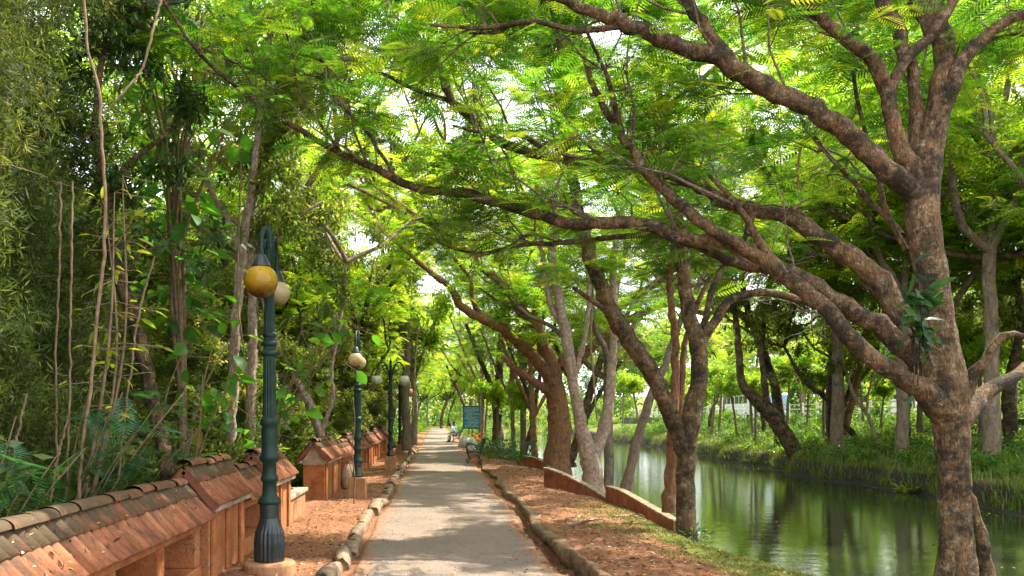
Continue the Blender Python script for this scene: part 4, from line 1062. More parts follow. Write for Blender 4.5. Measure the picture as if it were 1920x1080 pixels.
T.trace([(1433, 486, 30, Y), (1390, 462, 26, Y - .05), (1347, 438, 26, Y - .05), (1280, 388, 24, Y), (1225, 335, 22, Y + .1), (1195, 290, 20, Y + .2), (1165, 255, 18, Y + .3), (1135, 205, 15, Y + .4), (1105, 140, 12, Y + .5), (1085, 60, 9, Y + .6), (1060, -60, 6, Y + .7)], S=11)
T.trace([(1450, 492, 20, Y), (1418, 440, 17, Y - .1), (1396, 405, 15, Y - .15), (1370, 370, 12, Y - .2), (1330, 330, 9, Y - .2)], S=8)
T.trace([(1170, 262, 12, Y + .3), (1140, 150, 10, Y + .1), (1110, 80, 8, Y), (1080, 20, 6, Y)], S=7)
T.trace([(500, 205, 7, Y + 1.4), (520, 180, 6, Y + 1.4), (490, 140, 5, Y + 1.4), (410, 105, 4, Y + 1.5), (330, 60, 3, Y + 1.6)], S=6)
# stubs
T.trace([(1800, 750, 40, Y), (1828, 700, 25, Y - .1), (1858, 655, 20, Y - .15), (1888, 626, 17, Y - .2), (1930, 634, 10, Y - .2), (1985, 650, 6, Y - .2)], S=8, grow=False)
T.trace([(1800, 790, 46, Y + .1), (1840, 745, 36, Y + .3), (1890, 712, 29, Y + .4), (1940, 680, 24, Y + .5), (2040, 600, 20, Y + .7), (2150, 450, 14, Y + 1)], S=9, grow=False)
T.trace([(1702, 712, 26, Y - .15), (1704, 716, 22, Y - .24), (1705, 717, 13, Y - .27)], S=9, grow=False)
# uprights seen between the limbs
T.trace([(1700, 470, 14, Y + .3), (1660, 390, 12, Y + .5), (1640, 300, 10, Y + .7), (1615, 220, 9, Y + .9), (1596, 120, 8, Y + 1)], S=7)
T.trace([(1690, 440, 16, Y + .4), (1640, 385, 12, Y + .6), (1580, 320, 10, Y + .9), (1530, 260, 8, Y + 1.2), (1500, 220, 6, Y + 1.4)], S=7)
for X, Rr in list(T.limbs):
    L = np.linalg.norm(np.diff(X, axis=0), axis=1).sum()
    if Rr.max() > .14 and len(X) > 60 and L > 6 and X[0, 2] < -.2:        # main stem: only its top
        T.sprout(X, Rr, 10, 2.2, up=.3, bias=(.3, .35, 0), start=.72, sub=5, fr=8, size=.32, t0=.5); continue
    T.sprout(X, Rr, int(2.3 * L) + 1, 1.7, up=.6, bias=(0, .5, .1), start=.3, sub=4, fr=7, size=.31, flat=.35, t0=.5, tj=.22)
# unseen crown above the frame, added for shade, spreading over path and water
for az, el, L in ((150, 40, 3.4), (60, 35, 3.5), (0, 30, 3.4), (110, 30, 3.4), (190, 20, 3.8)):
    d = np.array([math.cos(R(az)) * math.cos(R(el)), math.sin(R(az)) * math.cos(R(el)), math.sin(R(el))])
    n0 = len(T.limbs); auto_limbs(T, at(1690, -160, Y + .3) + UP * .2, d, L, .09, 1, .1, .7)
    for X, Rr in T.limbs[n0:]: T.sprout(X, Rr, 6, 1.7, up=.15, start=.2, sub=4, fr=8, size=.32, flat=.3, t0=.5)
print('T1 fronds', T.finish(root, M['bark'], M['leaf_bright'], FROND, twigm=M['bark_grey'], cull=lambda P: ~((P[:, 1] < 7.2) & (P[:, 2] < 7) & (P[:, 0] < 6)) & ~((P[:, 2] < 3.3) & (P[:, 0] > .5)) & ~((P[:, 0] > 2) & (P[:, 1] < 8.3) & (P[:, 2] < 1.65 + .26 * P[:, 1] - .0))))

# ferns and orchids on its fork
ep = empty('epiphyte', at(1735, 560, 7.6), 'dark tuft of strap leaved plants clinging in the fork of the biggest tree', 'plant')
g = np.random.default_rng(3); Pm = np.array([at(1722 + g.normal() * 12, 590 + g.normal() * 45, 7.66) for _ in range(70)])
Am = np.column_stack([g.normal(size=70) * .6, -np.abs(g.normal(size=70)) * .6, g.uniform(-1, .6, 70)])
fo = Foliage(); fo.add(scatter(LEAF_N, Pm, Am, UP + g.normal(size=(70, 3)), g.uniform(.1, .26, 70), np.clip(g.normal(size=70) * .25 + .35, 0, 1), 0)); fo.build('leaves', M['leaf_dark'], ep, loc=np.array(ep.location))
Wd = Wood(); 
for _ in range(16):
    p = at(1722 + g.normal() * 10, 620 + g.normal() * 40, 7.72); q = p + np.array([g.normal() * .1, -.06, -g.uniform(.15, .4)])
    Wd.add(tubes(spline(np.array([p, (p + q) / 2 + g.normal(size=3) * .03, q]), 6)[None], np.full((1, 6), .007), 4))
Wd.build('roots', M['bark_moss'], ep, loc=np.array(ep.location))

# ================================================================== traced trees further along the bank
def traced_tree(seed, name, base, label, limbs, bark, leafm, tpl, autos=(), per_m=2.2, L1=1.5, size=.4, t0=.5, sub=4, fr=5, start=.45, minz=2.6, twigm=None, group=None, cull=None, S=10, up=.4, tj=.2, bias=(0, .45, .1)):
    root = empty(name, base, label, 'tree', group); T = Tree(seed)
    for pp in limbs:
        gr = True
        if isinstance(pp, tuple): pp, gr = pp
        T.trace(pp, S=24 if pp[0][2] > 40 else S, step=.12, grow=gr, wob=.035 if pp[0][2] > 40 else .07, flute=.025 if pp[0][2] > 40 else 0)
    for X, Rr in list(T.limbs):
        L = np.linalg.norm(np.diff(X, axis=0), axis=1).sum()
        T.sprout(X, Rr, int(per_m * L), L1, up=up, start=start, sub=sub, fr=fr, size=size, flat=.4, t0=t0, tj=tj, bias=bias)
    for p, az, el, L, r, dep in autos:
        d = np.array([math.cos(R(az)) * math.cos(R(el)), math.sin(R(az)) * math.cos(R(el)), math.sin(R(el))]); n0 = len(T.limbs)
        auto_limbs(T, np.array(p), d, L, r, dep, .12, .75)
        for X, Rr in T.limbs[n0:]: T.sprout(X, Rr, 5, L1, up=.2, start=.15, sub=sub, fr=fr, size=size, flat=.3, t0=t0, tj=tj)
    n = T.finish(root, bark, leafm, tpl, twigm=twigm, cull=cull or (lambda P: P[:, 2] > minz)); print(label[:30], n); return root

Y = 12.5
traced_tree(2, 'spreading_tree', at(1288, 1010, Y), 'second tree from the right, red brown trunk forking low with one mossy leaning limb', [
    [(1290, 1030, 64, Y), (1288, 1000, 46, Y), (1286, 940, 41, Y), (1286, 880, 40, Y), (1290, 820, 42, Y), (1304, 750, 37, Y), (1312, 690, 35, Y), (1308, 640, 35, Y), (1292, 590, 31, Y), (1284, 530, 29, Y), (1278, 460, 28, Y), (1268, 390, 24, Y), (1262, 300, 20, Y + .2), (1240, 200, 16, Y + .4), (1220, 80, 12, Y + .6), (1190, -60, 8, Y + .8)],
    [(1284, 850, 38, Y), (1262, 790, 36, Y - .05), (1240, 735, 36, Y - .1), (1205, 675, 38, Y - .15), (1165, 615, 38, Y - .2), (1140, 570, 36, Y - .2), (1118, 515, 32, Y - .2), (1102, 465, 30, Y - .2), (1088, 420, 27, Y - .2), (1076, 340, 23, Y - .1), (1066, 250, 20, Y), (1064, 170, 16, Y + .1), (1050, 90, 13, Y + .2), (1030, 0, 10, Y + .3), (1000, -100, 7, Y + .4)],
    [(1308, 655, 26, Y), (1340, 605, 22, Y + .05), (1362, 570, 20, Y + .1), (1390, 555, 17, Y + .1), (1440, 548, 15, Y + .1), (1490, 560, 13, Y + .1), (1540, 575, 10, Y + .2)],
    [(1300, 660, 18, Y + .1), (1322, 600, 15, Y + .3), (1335, 540, 13, Y + .5), (1370, 480, 11, Y + .7), (1420, 420, 9, Y + .9)],
    [(1064, 205, 13, Y), (1017, 173, 13, Y + .2), (967, 140, 12, Y + .3), (927, 110, 11, Y + .4), (887, 67, 9, Y + .5), (850, 10, 7, Y + .6)],
    [(1155, 600, 14, Y - .15), (1120, 570, 12, Y - .3), (1075, 540, 8, Y - .4)]],
    M['bark'], M['leaf_bright'], FROND, [(at(1190, -40, Y + .8), a, 25, 3.2, .07, 1) for a in (30, 110, 180)] + [(at(1190, -40, Y + .8), a, 4, 3.4, .06, 1) for a in (0, 335)] + [(at(1010, -80, Y + .4), a, 25, 3, .06, 1) for a in (130, 200)], per_m=3.0, minz=3.6, size=.33, sub=5, fr=8, twigm=M['bark_grey'])
Y = 13.4
traced_tree(3, 'slender_tree', at(1255, 950, Y), 'slender twin stemmed tree standing just behind the second tree from the right', [
    [(1255, 960, 34, Y), (1258, 900, 29, Y), (1262, 820, 26, Y), (1266, 740, 20, Y), (1268, 680, 18, Y), (1262, 600, 16, Y), (1256, 540, 14, Y), (1262, 460, 12, Y), (1290, 360, 10, Y), (1310, 260, 8, Y)],
    [(1258, 890, 18, Y + .1), (1272, 800, 16, Y + .1), (1280, 700, 14, Y + .1), (1290, 620, 12, Y + .1), (1330, 520, 9, Y + .2)]], M['bark_red'], M['leaf_bright'], FROND, [], minz=3.6, size=.42)
Y = 20.9
traced_tree(4, 'forked_tree', at(1112, 915, Y), 'pale V forked tree with two straight stems beside the sloping red wall', [
    [(1112, 930, 58, Y), (1110, 890, 44, Y), (1104, 855, 40, Y), (1090, 800, 28, Y), (1079, 740, 25, Y), (1070, 680, 24, Y), (1062, 630, 24, Y), (1052, 580, 21, Y), (1040, 520, 19, Y), (1034, 470, 17, Y), (1044, 420, 14, Y), (1060, 340, 12, Y), (1070, 250, 10, Y), (1080, 120, 8, Y)],
    [(1108, 865, 34, Y), (1128, 820, 28, Y + .1), (1140, 770, 25, Y + .1), (1147, 710, 20, Y + .2), (1150, 640, 17, Y + .2), (1152, 570, 16, Y + .2), (1150, 500, 15, Y + .3), (1158, 440, 13, Y + .3), (1175, 340, 10, Y + .3), (1190, 200, 8, Y + .4)],
    [(1062, 620, 16, Y), (1036, 580, 15, Y + .1), (1024, 530, 13, Y + .1), (1018, 480, 10, Y + .2), (1000, 430, 8, Y + .2)],
    [(1080, 700, 12, Y), (1100, 610, 11, Y - .1), (1104, 540, 11, Y - .1), (1098, 470, 9, Y)]],
    M['bark_pale'], M['leaf_yellow'], FROND, [(at(1080, 150, Y), a, 25, 3.4, .07, 1) for a in (20, 120, 200)] + [(at(1190, 220, Y), a, 25, 3.4, .07, 1) for a in (340, 60)], per_m=1.5, minz=5.0, size=.38, fr=8, t0=.5, twigm=M['bark_grey'])
Y = 26.7
traced_tree(5, 'spreading_tree', at(1045, 880, Y), 'thick trunked tree behind the V forked one, its many limbs fanning over the path', [
    [(1044, 895, 74, Y), (1044, 860, 58, Y), (1050, 810, 52, Y), (1046, 760, 46, Y), (1038, 720, 44, Y), (1034, 690, 42, Y), (1022, 655, 30, Y), (1005, 615, 24, Y), (985, 590, 22, Y), (955, 545, 20, Y), (920, 515, 18, Y), (870, 470, 14, Y), (820, 430, 11, Y), (760, 390, 8, Y), (690, 340, 5, Y)],
    [(1036, 715, 34, Y), (1010, 680, 28, Y - .2), (975, 645, 26, Y - .4), (940, 615, 24, Y - .6), (900, 595, 20, Y - .8), (865, 575, 18, Y - 1), (845, 540, 15, Y - 1), (800, 505, 12, Y - 1.2), (760, 470, 9, Y - 1.4), (700, 420, 6, Y - 1.6), (640, 380, 4, Y - 1.8)],
    [(1040, 690, 26, Y), (1020, 640, 20, Y + .3), (1004, 590, 17, Y + .5), (1010, 540, 14, Y + .6), (1018, 480, 11, Y + .8), (1010, 400, 8, Y + .9)],
    [(1050, 690, 28, Y), (1080, 640, 24, Y + .2), (1120, 600, 22, Y + .4), (1170, 570, 18, Y + .6), (1230, 530, 14, Y + .8), (1300, 480, 10, Y + 1)],
    [(1060, 700, 26, Y), (1110, 650, 22, Y - .2), (1160, 610, 19, Y - .3), (1220, 580, 16, Y - .4), (1280, 560, 12, Y - .5)],
    [(1030, 735, 22, Y), (1000, 715, 18, Y - .5), (965, 690, 14, Y - .8), (942, 668, 10, Y - 1)],
    [(905, 597, 12, Y - .8), (885, 560, 11, Y - .8), (880, 520, 9, Y - .8), (840, 470, 7, Y - .8)]],
    M['bark_red'], M['leaf_yellow'], FROND, [(at(760, 400, Y), a, 20, 3.2, .06, 1) for a in (120, 200)] + [(at(1010, 410, Y), a, 30, 3.5, .08, 1) for a in (20, 100, 200)] + [(at(1290, 480, Y), a, 30, 3.5, .07, 1) for a in (0, 60)], per_m=1.3, minz=4.8, size=.38, fr=8, t0=.52, L1=1.7, twigm=M['bark_grey'])
Y = 19.5
traced_tree(6, 'slender_tree', at(1176, 908, Y), 'slim leaning trunk between the V forked tree and the second tree from the right', [
    [(1172, 925, 30, Y), (1180, 890, 23, Y), (1192, 840, 21, Y), (1206, 790, 20, Y), (1222, 740, 18, Y), (1245, 690, 16, Y), (1262, 640, 14, Y), (1290, 570, 12, Y), (1340, 480, 10, Y), (1390, 360, 7, Y)]], M['bark_grey'], M['leaf_bright'], FROND, [], minz=4, size=.45)
# slim trunks further along the near bank
NB = 'slim trunks crowding the near bank by the notice board'
for i, (px, py, w, Y, lean, lab) in enumerate([(1002, 862, 16, 34, -6, 'reddish slim trunk just left of the thick fanning tree'), (985, 855, 11, 36, 26, 'dark bent trunk leaning towards the empty bench'), (963, 845, 10, 40, -4, 'mossy straight trunk behind the small bushes on the near bank'), (930, 838, 22, 44, 6, 'dark knotted trunk beside the notice board'), (904, 826, 10, 47, 1, 'straight pale brown pole like trunk right behind the notice board'), (1070, 868, 22, 31, 40, 'dark trunk leaning away over the water behind the thick fanning tree'), (944, 832, 9, 52, -22, 'pale thin trunk leaning over behind the knotted trunk')]):
    p = [(px, py + 8, w * 1.3, Y), (px, py - 10, w, Y), (px + lean * .5, py - 60, w * .9, Y), (px + lean * .9, py - 130, w * .8, Y), (px + lean * 1.6, py - 210, w * .6, Y), (px + lean * 3, py - 300, w * .4, Y + 1)]
    q = [(px + lean * .7, py - 90, w * .6, Y), (px + lean * .7 - 28, py - 150, w * .5, Y - .4), (px + lean * .7 - 60, py - 230, w * .35, Y - .8)]
    q2 = [(px + lean * .6, py - 75, w * .5, Y), (px + lean * .6 + 30, py - 130, w * .4, Y + .4), (px + lean * .6 + 70, py - 190, w * .3, Y + .8)]
    traced_tree(30 + i, 'slim_tree', at(px, py, Y), lab, [p, q, q2], [M['bark_red'], M['bark_moss'], M['bark_grey'], M['bark_moss'], M['bark_pale'], M['bark_moss'], M['bark_pale']][i], M['leaf_yellow'] if i % 2 else M['leaf_mid'], FROND_S, [(at(px + lean * 3, py - 290, Y + 1), a, 30, 3, .06, 1) for a in (30, 150, 270)], per_m=1.3, minz=2.0, size=.4, fr=7, t0=.55, S=8)

# ================================================================== left wood: trunks one can tell apart
LC = lambda P: P[:, 2] > 2.4
def wood_tree(seed, label, limbs, bark, leafm=None, autos=(), tpl=None, **kw):
    p = limbs[0] if not isinstance(limbs[0], tuple) else limbs[0][0]; Y = p[0][3]
    return traced_tree(seed, 'forest_tree', at(p[0][0], p[0][1], Y), label, limbs, bark, leafm or M['leaf_wood'], tpl or CL_SMALL, autos, **kw)
KW = dict(per_m=1.8, L1=1.5, size=.28, sub=4, fr=4, start=.4, t0=.5)
Y = 14.5
wood_tree(40, 'taller pale straight trunk behind the wall, left of the amber globe', [
    [(428, 930, 24, Y), (431, 860, 22, Y), (436, 760, 22, Y), (441, 640, 21, Y), (446, 540, 20, Y), (455, 470, 19, Y), (466, 390, 18, Y), (478, 300, 16, Y), (486, 220, 14, Y), (500, 120, 11, Y), (520, 0, 8, Y)],
    [(452, 480, 14, Y), (425, 410, 13, Y - .2), (400, 365, 11, Y - .4), (370, 300, 8, Y - .6), (330, 230, 6, Y - .8)], [(460, 430, 9, Y), (420, 400, 8, Y), (395, 380, 6, Y)]], M['bark_pale'], M['leaf_wood'],
    [(at(515, 40, Y), a, 20, 3, .06, 1) for a in (0, 70, 140, 210, 290)], **KW)
Y = 15.2
wood_tree(41, 'pale straight trunk right beside the nearest lamp post, behind the wall', [
    [(470, 920, 24, Y), (470, 840, 22, Y), (471, 740, 21, Y), (474, 640, 19, Y), (474, 540, 17, Y), (470, 460, 15, Y), (480, 360, 13, Y), (500, 250, 10, Y), (540, 120, 7, Y)],
    [(474, 560, 10, Y), (500, 480, 9, Y + .2), (540, 420, 8, Y + .3), (600, 380, 6, Y + .5)]], M['bark_pale'], M['leaf_wood'], [(at(530, 130, Y), a, 20, 3, .06, 1) for a in (20, 110, 200, 300)], **KW)
Y = 9.6
wood_tree(42, 'brown trunk bending left behind the brightly lit tile roof', [
    [(318, 900, 34, Y), (308, 840, 30, Y), (292, 780, 30, Y), (280, 720, 30, Y), (262, 640, 29, Y), (242, 570, 29, Y), (225, 520, 28, Y), (212, 470, 27, Y), (205, 420, 24, Y), (195, 350, 20, Y), (180, 250, 16, Y), (190, 120, 12, Y), (220, 0, 9, Y)],
    [(230, 510, 10, Y), (260, 480, 8, Y + .1), (290, 440, 6, Y + .2)], [(200, 380, 12, Y), (240, 310, 14, Y + .3), (300, 260, 10, Y + .5), (360, 210, 7, Y + .8)]], M['bark'], M['leaf_dark'], [(at(215, 20, Y), a, 15, 2.4, .05, 1) for a in (20, 100, 300)], **KW)
Y = 19
wood_tree(43, 'pale forked trunk leaning left behind the rough brick wall section', [
    [(606, 860, 26, Y), (600, 815, 22, Y), (585, 770, 20, Y), (568, 735, 18, Y), (550, 705, 15, Y), (530, 670, 12, Y), (505, 610, 9, Y), (480, 520, 7, Y)],
    [(600, 812, 11, Y), (614, 780, 10, Y), (625, 740, 9, Y), (622, 690, 7, Y), (640, 600, 6, Y + .3), (650, 480, 5, Y + .5)]], M['bark_pale'], M['leaf_wood'], [(at(650, 490, Y), a, 25, 2.6, .05, 1) for a in (30, 120, 250)], **KW)
Y = 42
wood_tree(44, 'grey trunk beside the fourth lamp post at the path edge', [
    [(776, 835, 18, Y), (776, 810, 14, Y), (778, 760, 12, Y), (772, 690, 11, Y), (768, 620, 9, Y), (750, 540, 7, Y), (740, 440, 5, Y)], [(775, 720, 7, Y), (800, 640, 6, Y), (830, 570, 5, Y)]], M['bark_pale'], M['leaf_yellow'], [(at(745, 450, Y), a, 25, 4, .08, 1) for a in (0, 70, 200, 300)], per_m=1.3, L1=1.8, size=.6, sub=4, fr=4, start=.4, t0=.55)
Y = 36
wood_tree(45, 'dark ivy clad trunk behind the fourth lamp post', [
    [(762, 845, 24, Y), (762, 800, 20, Y), (760, 740, 18, Y), (764, 660, 15, Y), (755, 580, 12, Y), (720, 480, 9, Y), (690, 380, 6, Y)], [(760, 680, 9, Y), (730, 620, 8, Y), (700, 560, 6, Y)]], M['bark_grey'], M['leaf_wood'], [(at(695, 400, Y), a, 25, 4, .08, 1) for a in (0, 90, 180, 300)], per_m=1.3, L1=1.8, size=.55, sub=4, fr=4, start=.35, t0=.55)

# thin stems and lianas
def liana(pp, label, m=None, w=None):
    P = spline(np.array([[*at(a, b, Y), ww * .38 / F * Y] for a, b, ww, Y in pp]), 40)
    gl = np.random.default_rng(int(pp[0][0])); P[1:-1, :3] += gl.normal(size=(38, 3)) * .004
    Wd = Wood(); Wd.add(tubes(P[None, :, :3], np.maximum(P[None, :, 3], .004), 7)); b = P[-1, :3] if P[-1, 2] < P[0, 2] else P[0, :3]
    o = Wd.build('liana', m or M['stem'], None, b); tag(o, label, 'vine', 'lianas and thin hanging stems')
for pp, lab in [([(155, -30, 7, 6.6), (165, 90, 7, 6.6), (185, 170, 8, 6.6), (192, 280, 8, 6.6), (198, 380, 8, 6.6), (195, 480, 9, 6.6), (183, 600, 9, 6.6), (170, 720, 9, 6.6), (152, 860, 9, 6.6), (148, 960, 9, 6.6)], 'longest tan liana running from the top of the picture down to the nearest roof'),
                ([(195, 212, 5, 6.6), (235, 170, 6, 6.6), (268, 125, 6, 6.7), (286, 60, 6, 6.7), (305, -10, 6, 6.8)], 'curved tan liana arching up to the right from the longest one'),
                ([(113, 340, 5, 7.2), (112, 460, 6, 7.2), (108, 580, 6, 7.2), (104, 690, 6, 7.2), (108, 900, 6, 7.2)], 'leftmost thin upright stem among the dark olive leaves'),
                ([(136, 340, 5, 7), (134, 450, 6, 7), (133, 560, 6, 7), (131, 690, 6, 7), (126, 900, 6, 7)], 'thin knotty upright stem, second from the left'),
                ([(290, 480, 4, 8), (272, 540, 6, 8), (258, 600, 6, 8), (246, 690, 6, 8), (232, 800, 6, 8), (222, 900, 6, 8)], 'thin reddish stem leaning in front of the bent brown trunk'),
                ([(50, 740, 6, 6.2), (30, 830, 7, 6.2), (12, 930, 7, 6.2)], 'thin pale stem at the left edge above the mossy roof'),
                ([(128, 780, 5, 6.4), (108, 860, 6, 6.4), (95, 940, 6, 6.4)], 'short slanting tan stem above the mossy roof'),
                ([(452, 300, 4, 14), (448, 420, 5, 14), (446, 560, 4, 14), (462, 700, 4, 14), (470, 820, 4, 14)], 'dark liana hanging down the taller pale straight trunk'),
                ([(786, 600, 3, 30), (779, 660, 4, 30), (776, 720, 4, 30), (774, 780, 4, 30)], 'thin dark hanging vine left of the bright gap over the path'),
                ([(1112, 560, 5, 20), (1108, 640, 5, 20), (1114, 720, 5, 20), (1120, 790, 4, 20)], 'dry pale vine hanging between the V forked tree and the leaning limb')]:
    liana(pp, lab)
# ================================================================== masses of leaves
# dark olive thicket at the left: separate bushy trees, each with its stems
def thicket(x, y, h, rx, ry, seed, label, n, leafm, tpl, size, stems=6, group=None, t0=.45, name='bushy_tree', zlo=.2, down=.5):
    g = np.random.default_rng(seed); z0 = ground_at(x, y); root = empty(name, (x, y, z0), label, 'tree', group); W = Wood(); tips = []
    for k in range(stems):
        a = g.uniform(0, 6.28); r = g.uniform(.1, .5); b = np.array([x + math.cos(a) * r * rx, y + math.sin(a) * r * ry, z0 - .05])
        t = b + np.array([g.normal() * .25 * rx, g.normal() * .25 * ry, h * g.uniform(.7, .98)])
        P = spline(np.array([b, b * .65 + t * .35 + g.normal(size=3) * .12, b * .3 + t * .7 + g.normal(size=3) * .15, t]), 14)
        W.add(tubes(P[None], np.linspace(.035, .008, 14)[None] * g.uniform(.6, 1.2), 6)); tips.append(P)
        for q in range(7):
            i = g.integers(4, 13); d = nrm(np.array([g.normal(), g.normal(), .25])); e = P[i] + d * g.uniform(.4, 1) * rx
            Q = spline(np.array([P[i], (P[i] + e) / 2 + UP * .1, e]), 6); W.add(tubes(Q[None], np.linspace(.012, .003, 6)[None], 4)); tips.append(Q)
    W.build('trunk', M['stem'], root, np.array(root.location))
    nc = max(14, n // 46); 
    C = np.column_stack([x + rx * g.uniform(-1, 1, nc), y + ry * g.uniform(-1, 1, nc), z0 + h * (zlo + (1 - zlo) * g.uniform(0, 1, nc) ** .85)])
    k = ((C[:, 0] - x) / rx) ** 2 + ((C[:, 1] - y) / ry) ** 2 < 1.15; C = C[k]
    P = clumps(g, C, np.column_stack([g.uniform(.25, .6, len(C))] * 2 + [g.uniform(.2, .55, len(C))]), n // len(C))
    ct = np.repeat(g.normal(size=len(C)) * .14, n // len(C)) + t0
    fo = Foliage(); m = len(P); A = g.normal(size=(m, 3)); A[:, 2] -= down
    fo.add(scatter(tpl, P, A, UP + g.normal(size=(m, 3)), size * g.uniform(.6, 1.4, m), np.clip(ct + g.normal(size=m) * .14, 0, 1), .12, g))
    fo.build('crown', leafm, root, np.array(root.location)); return root
GB = 'olive leaved thicket trees behind the wall on the left'
LB = 'olive leaved thicket tree with drooping narrow leaves at the left edge of the picture'
def thickets(spots, protos, dims, label, group):
    rt = random.Random(len(spots)); us = set()
    for i, (x, y, h, rx, ry) in enumerate(spots):
        p = protos[i % len(protos)]; o = copy_tree(p) if p.name in us else p; us.add(p.name)
        o.location = (x, y, ground_at(x, y) - .03); o.scale = (rx / dims[1], ry / dims[2], h / dims[0]); o.rotation_euler = (0, 0, 0 if i < len(protos) else rt.choice((0, 3.14159)))
        tag(o, label, 'tree', group)
pr2 = [thicket(0, 0, 7, .95, .95, 60 + i, LB, 9500, M['leaf_olive'], CL_NARROW, .15, 7, GB, .34, zlo=.06, down=.75) for i in range(3)]
thickets([(-3.75, 5.9, 6.6, .8, .9), (-4.3, 7.3, 7.4, .9, 1.0), (-5.3, 8.6, 8, 1.1, 1.0), (-4.6, 9.4, 6.2, 1.0, .9), (-6.8, 10.6, 9, 1.3, 1.2), (-4.0, 4.4, 6.4, .8, .8), (-5.2, 6.6, 7.4, 1, 1)], pr2, (7, .95, .95), LB, GB)
GW = 'green leaved thicket trees deeper in the wood'; LW = 'green thicket tree with many thin stems in the wood behind the tiled wall'
pr3 = [thicket(0, 0, 5.5, 1.4, 1.4, 80 + i, LW, 3600, M['leaf_wood'] if i < 3 else M['leaf_olive'], CL_SMALL, .22, 6, GW, .5, 'thicket_tree', zlo=.05, down=.2) for i in range(4)]
thickets([(-4.6, 12.5, 3.6, 1.2, 1.0), (-6.6, 13.5, 5.2, 1.5, 1.2), (-4.3, 16, 3.2, 1.2, 1.2), (-5.6, 18.5, 5.0, 1.5, 1.3), (-4.0, 20, 3.4, 1.1, 1.2), (-8.5, 16, 6.4, 1.8, 1.6), (-4.6, 23.5, 4.6, 1.5, 1.5), (-7.4, 22, 6.6, 2, 2), (-3.9, 27, 4.2, 1.3, 1.6), (-6, 29, 6.4, 2, 2), (-4.0, 32, 4.8, 1.4, 1.7), (-3.8, 37, 4.6, 1.4, 2), (-5.5, 40, 6.5, 2, 2.4), (-3.4, 44, 4.2, 1.3, 2), (-11, 20, 8, 2.4, 2.2), (-10.5, 29, 9, 2.6, 2.6), (-5.4, 11, 4.4, 1.2, 1.1)], pr3, (5.5, 1.4, 1.4), LW, GW)

# broad leaved saplings
def broadleaf(base, tops, label, n, size, seed, leafm=None, t0=.5, tpl=None, spread=.5, name='broadleaf_sapling', down=.25, fork=0):
    g = np.random.default_rng(seed); root = empty(name, base, label, 'tree'); W = Wood(); P, A, S = [], [], []
    base = np.array(base, float)
    for t in tops:
        t = np.array(t, float); m = base * .5 + t * .5 + g.normal(size=3) * .15; m[2] += .25
        X = spline(np.array([base, m, t]), 14)
        if fork:
            fk = base + np.array([.05 + g.normal() * .03, -.45 + g.normal() * .03, fork * g.uniform(.8, 1.15)]); X = spline(np.array([base, base * .5 + fk * .5 + [.06, 0, 0], fk, fk * .4 + t * .6 + UP * .3, t]), 14)
        W.add(tubes(X[None], np.linspace(.05 if fork else .024, .006, 14)[None], 6))
        for k in range(n):
            i = g.integers(6, 14); d = nrm(np.array([g.normal(), g.normal(), g.normal() * .35])); e = X[i] + d * g.uniform(.1, 1) * spread
            W.add(tubes(np.linspace(X[i], e, 4)[None], np.full((1, 4), .004), 4)); P.append(e); a = d + g.normal(size=3) * .4; a[2] -= down; A.append(a); S.append(size * g.uniform(.55, 1.2))
    W.build('trunk', M['stem'], root, np.array(root.location)); m = len(P)
    fo = Foliage(); fo.add(scatter(tpl or LEAF, np.array(P), np.array(A), UP + g.normal(size=(m, 3)) * .45, np.array(S), np.clip(t0 + g.normal(size=m) * .2, 0, 1), .03, g)); fo.build('crown', leafm or M['leaf_broad'], root, np.array(root.location)); return root
b = at(640, 900, 14); b[2] = 0
broadleaf((-2.95, 12.8, 0), [at(575, 590, 11.6), at(630, 640, 12), at(660, 610, 12.4), at(560, 690, 11.8), at(600, 720, 12.2), at(655, 560, 12.6)], 'broad leaved sapling leaning out between the first and second lamp posts', 10, .26, 1, t0=.5)
broadleaf((-3.2, 10.2, 0), [at(400, 640, 9.8), at(440, 690, 10), at(380, 700, 9.6), at(450, 600, 10.3), at(350, 640, 9.9)], 'broad leaved sapling with rounded leaves left of the nearest lamp post', 11, .24, 2, t0=.5)
broadleaf((-3.4, 7.8, 0), [at(215, 360, 7.6), at(230, 330, 7.5), at(200, 400, 7.6)], 'small sapling with pale yellow lit leaves beside the longest liana', 30, .13, 3, leafm=M['leaf_yellow'], t0=.95, tpl=LEAF_N, spread=.35)
# tall broad leaved tree overhead at upper left
bt = broadleaf((-3.6, 12.0, 0), [at(x, y, Y) for x, y, Y in ((230, 60, 10.4), (300, 30, 10), (340, 110, 10.4), (400, 60, 10.8), (270, 130, 10.2), (330, 190, 10.6), (400, 160, 11), (250, 200, 10.2), (460, 100, 11.4), (380, 20, 10.2), (520, 60, 11.4), (300, 240, 10.6), (480, 200, 11.8), (440, 10, 11), (220, -40, 10), (340, -60, 10), (560, 150, 12))], 'tall broad leaved tree hanging dark green leaves across the upper left', 15, .27, 4, M['leaf_broad'], .42, name='broadleaf_tree', spread=.7, fork=4.2)
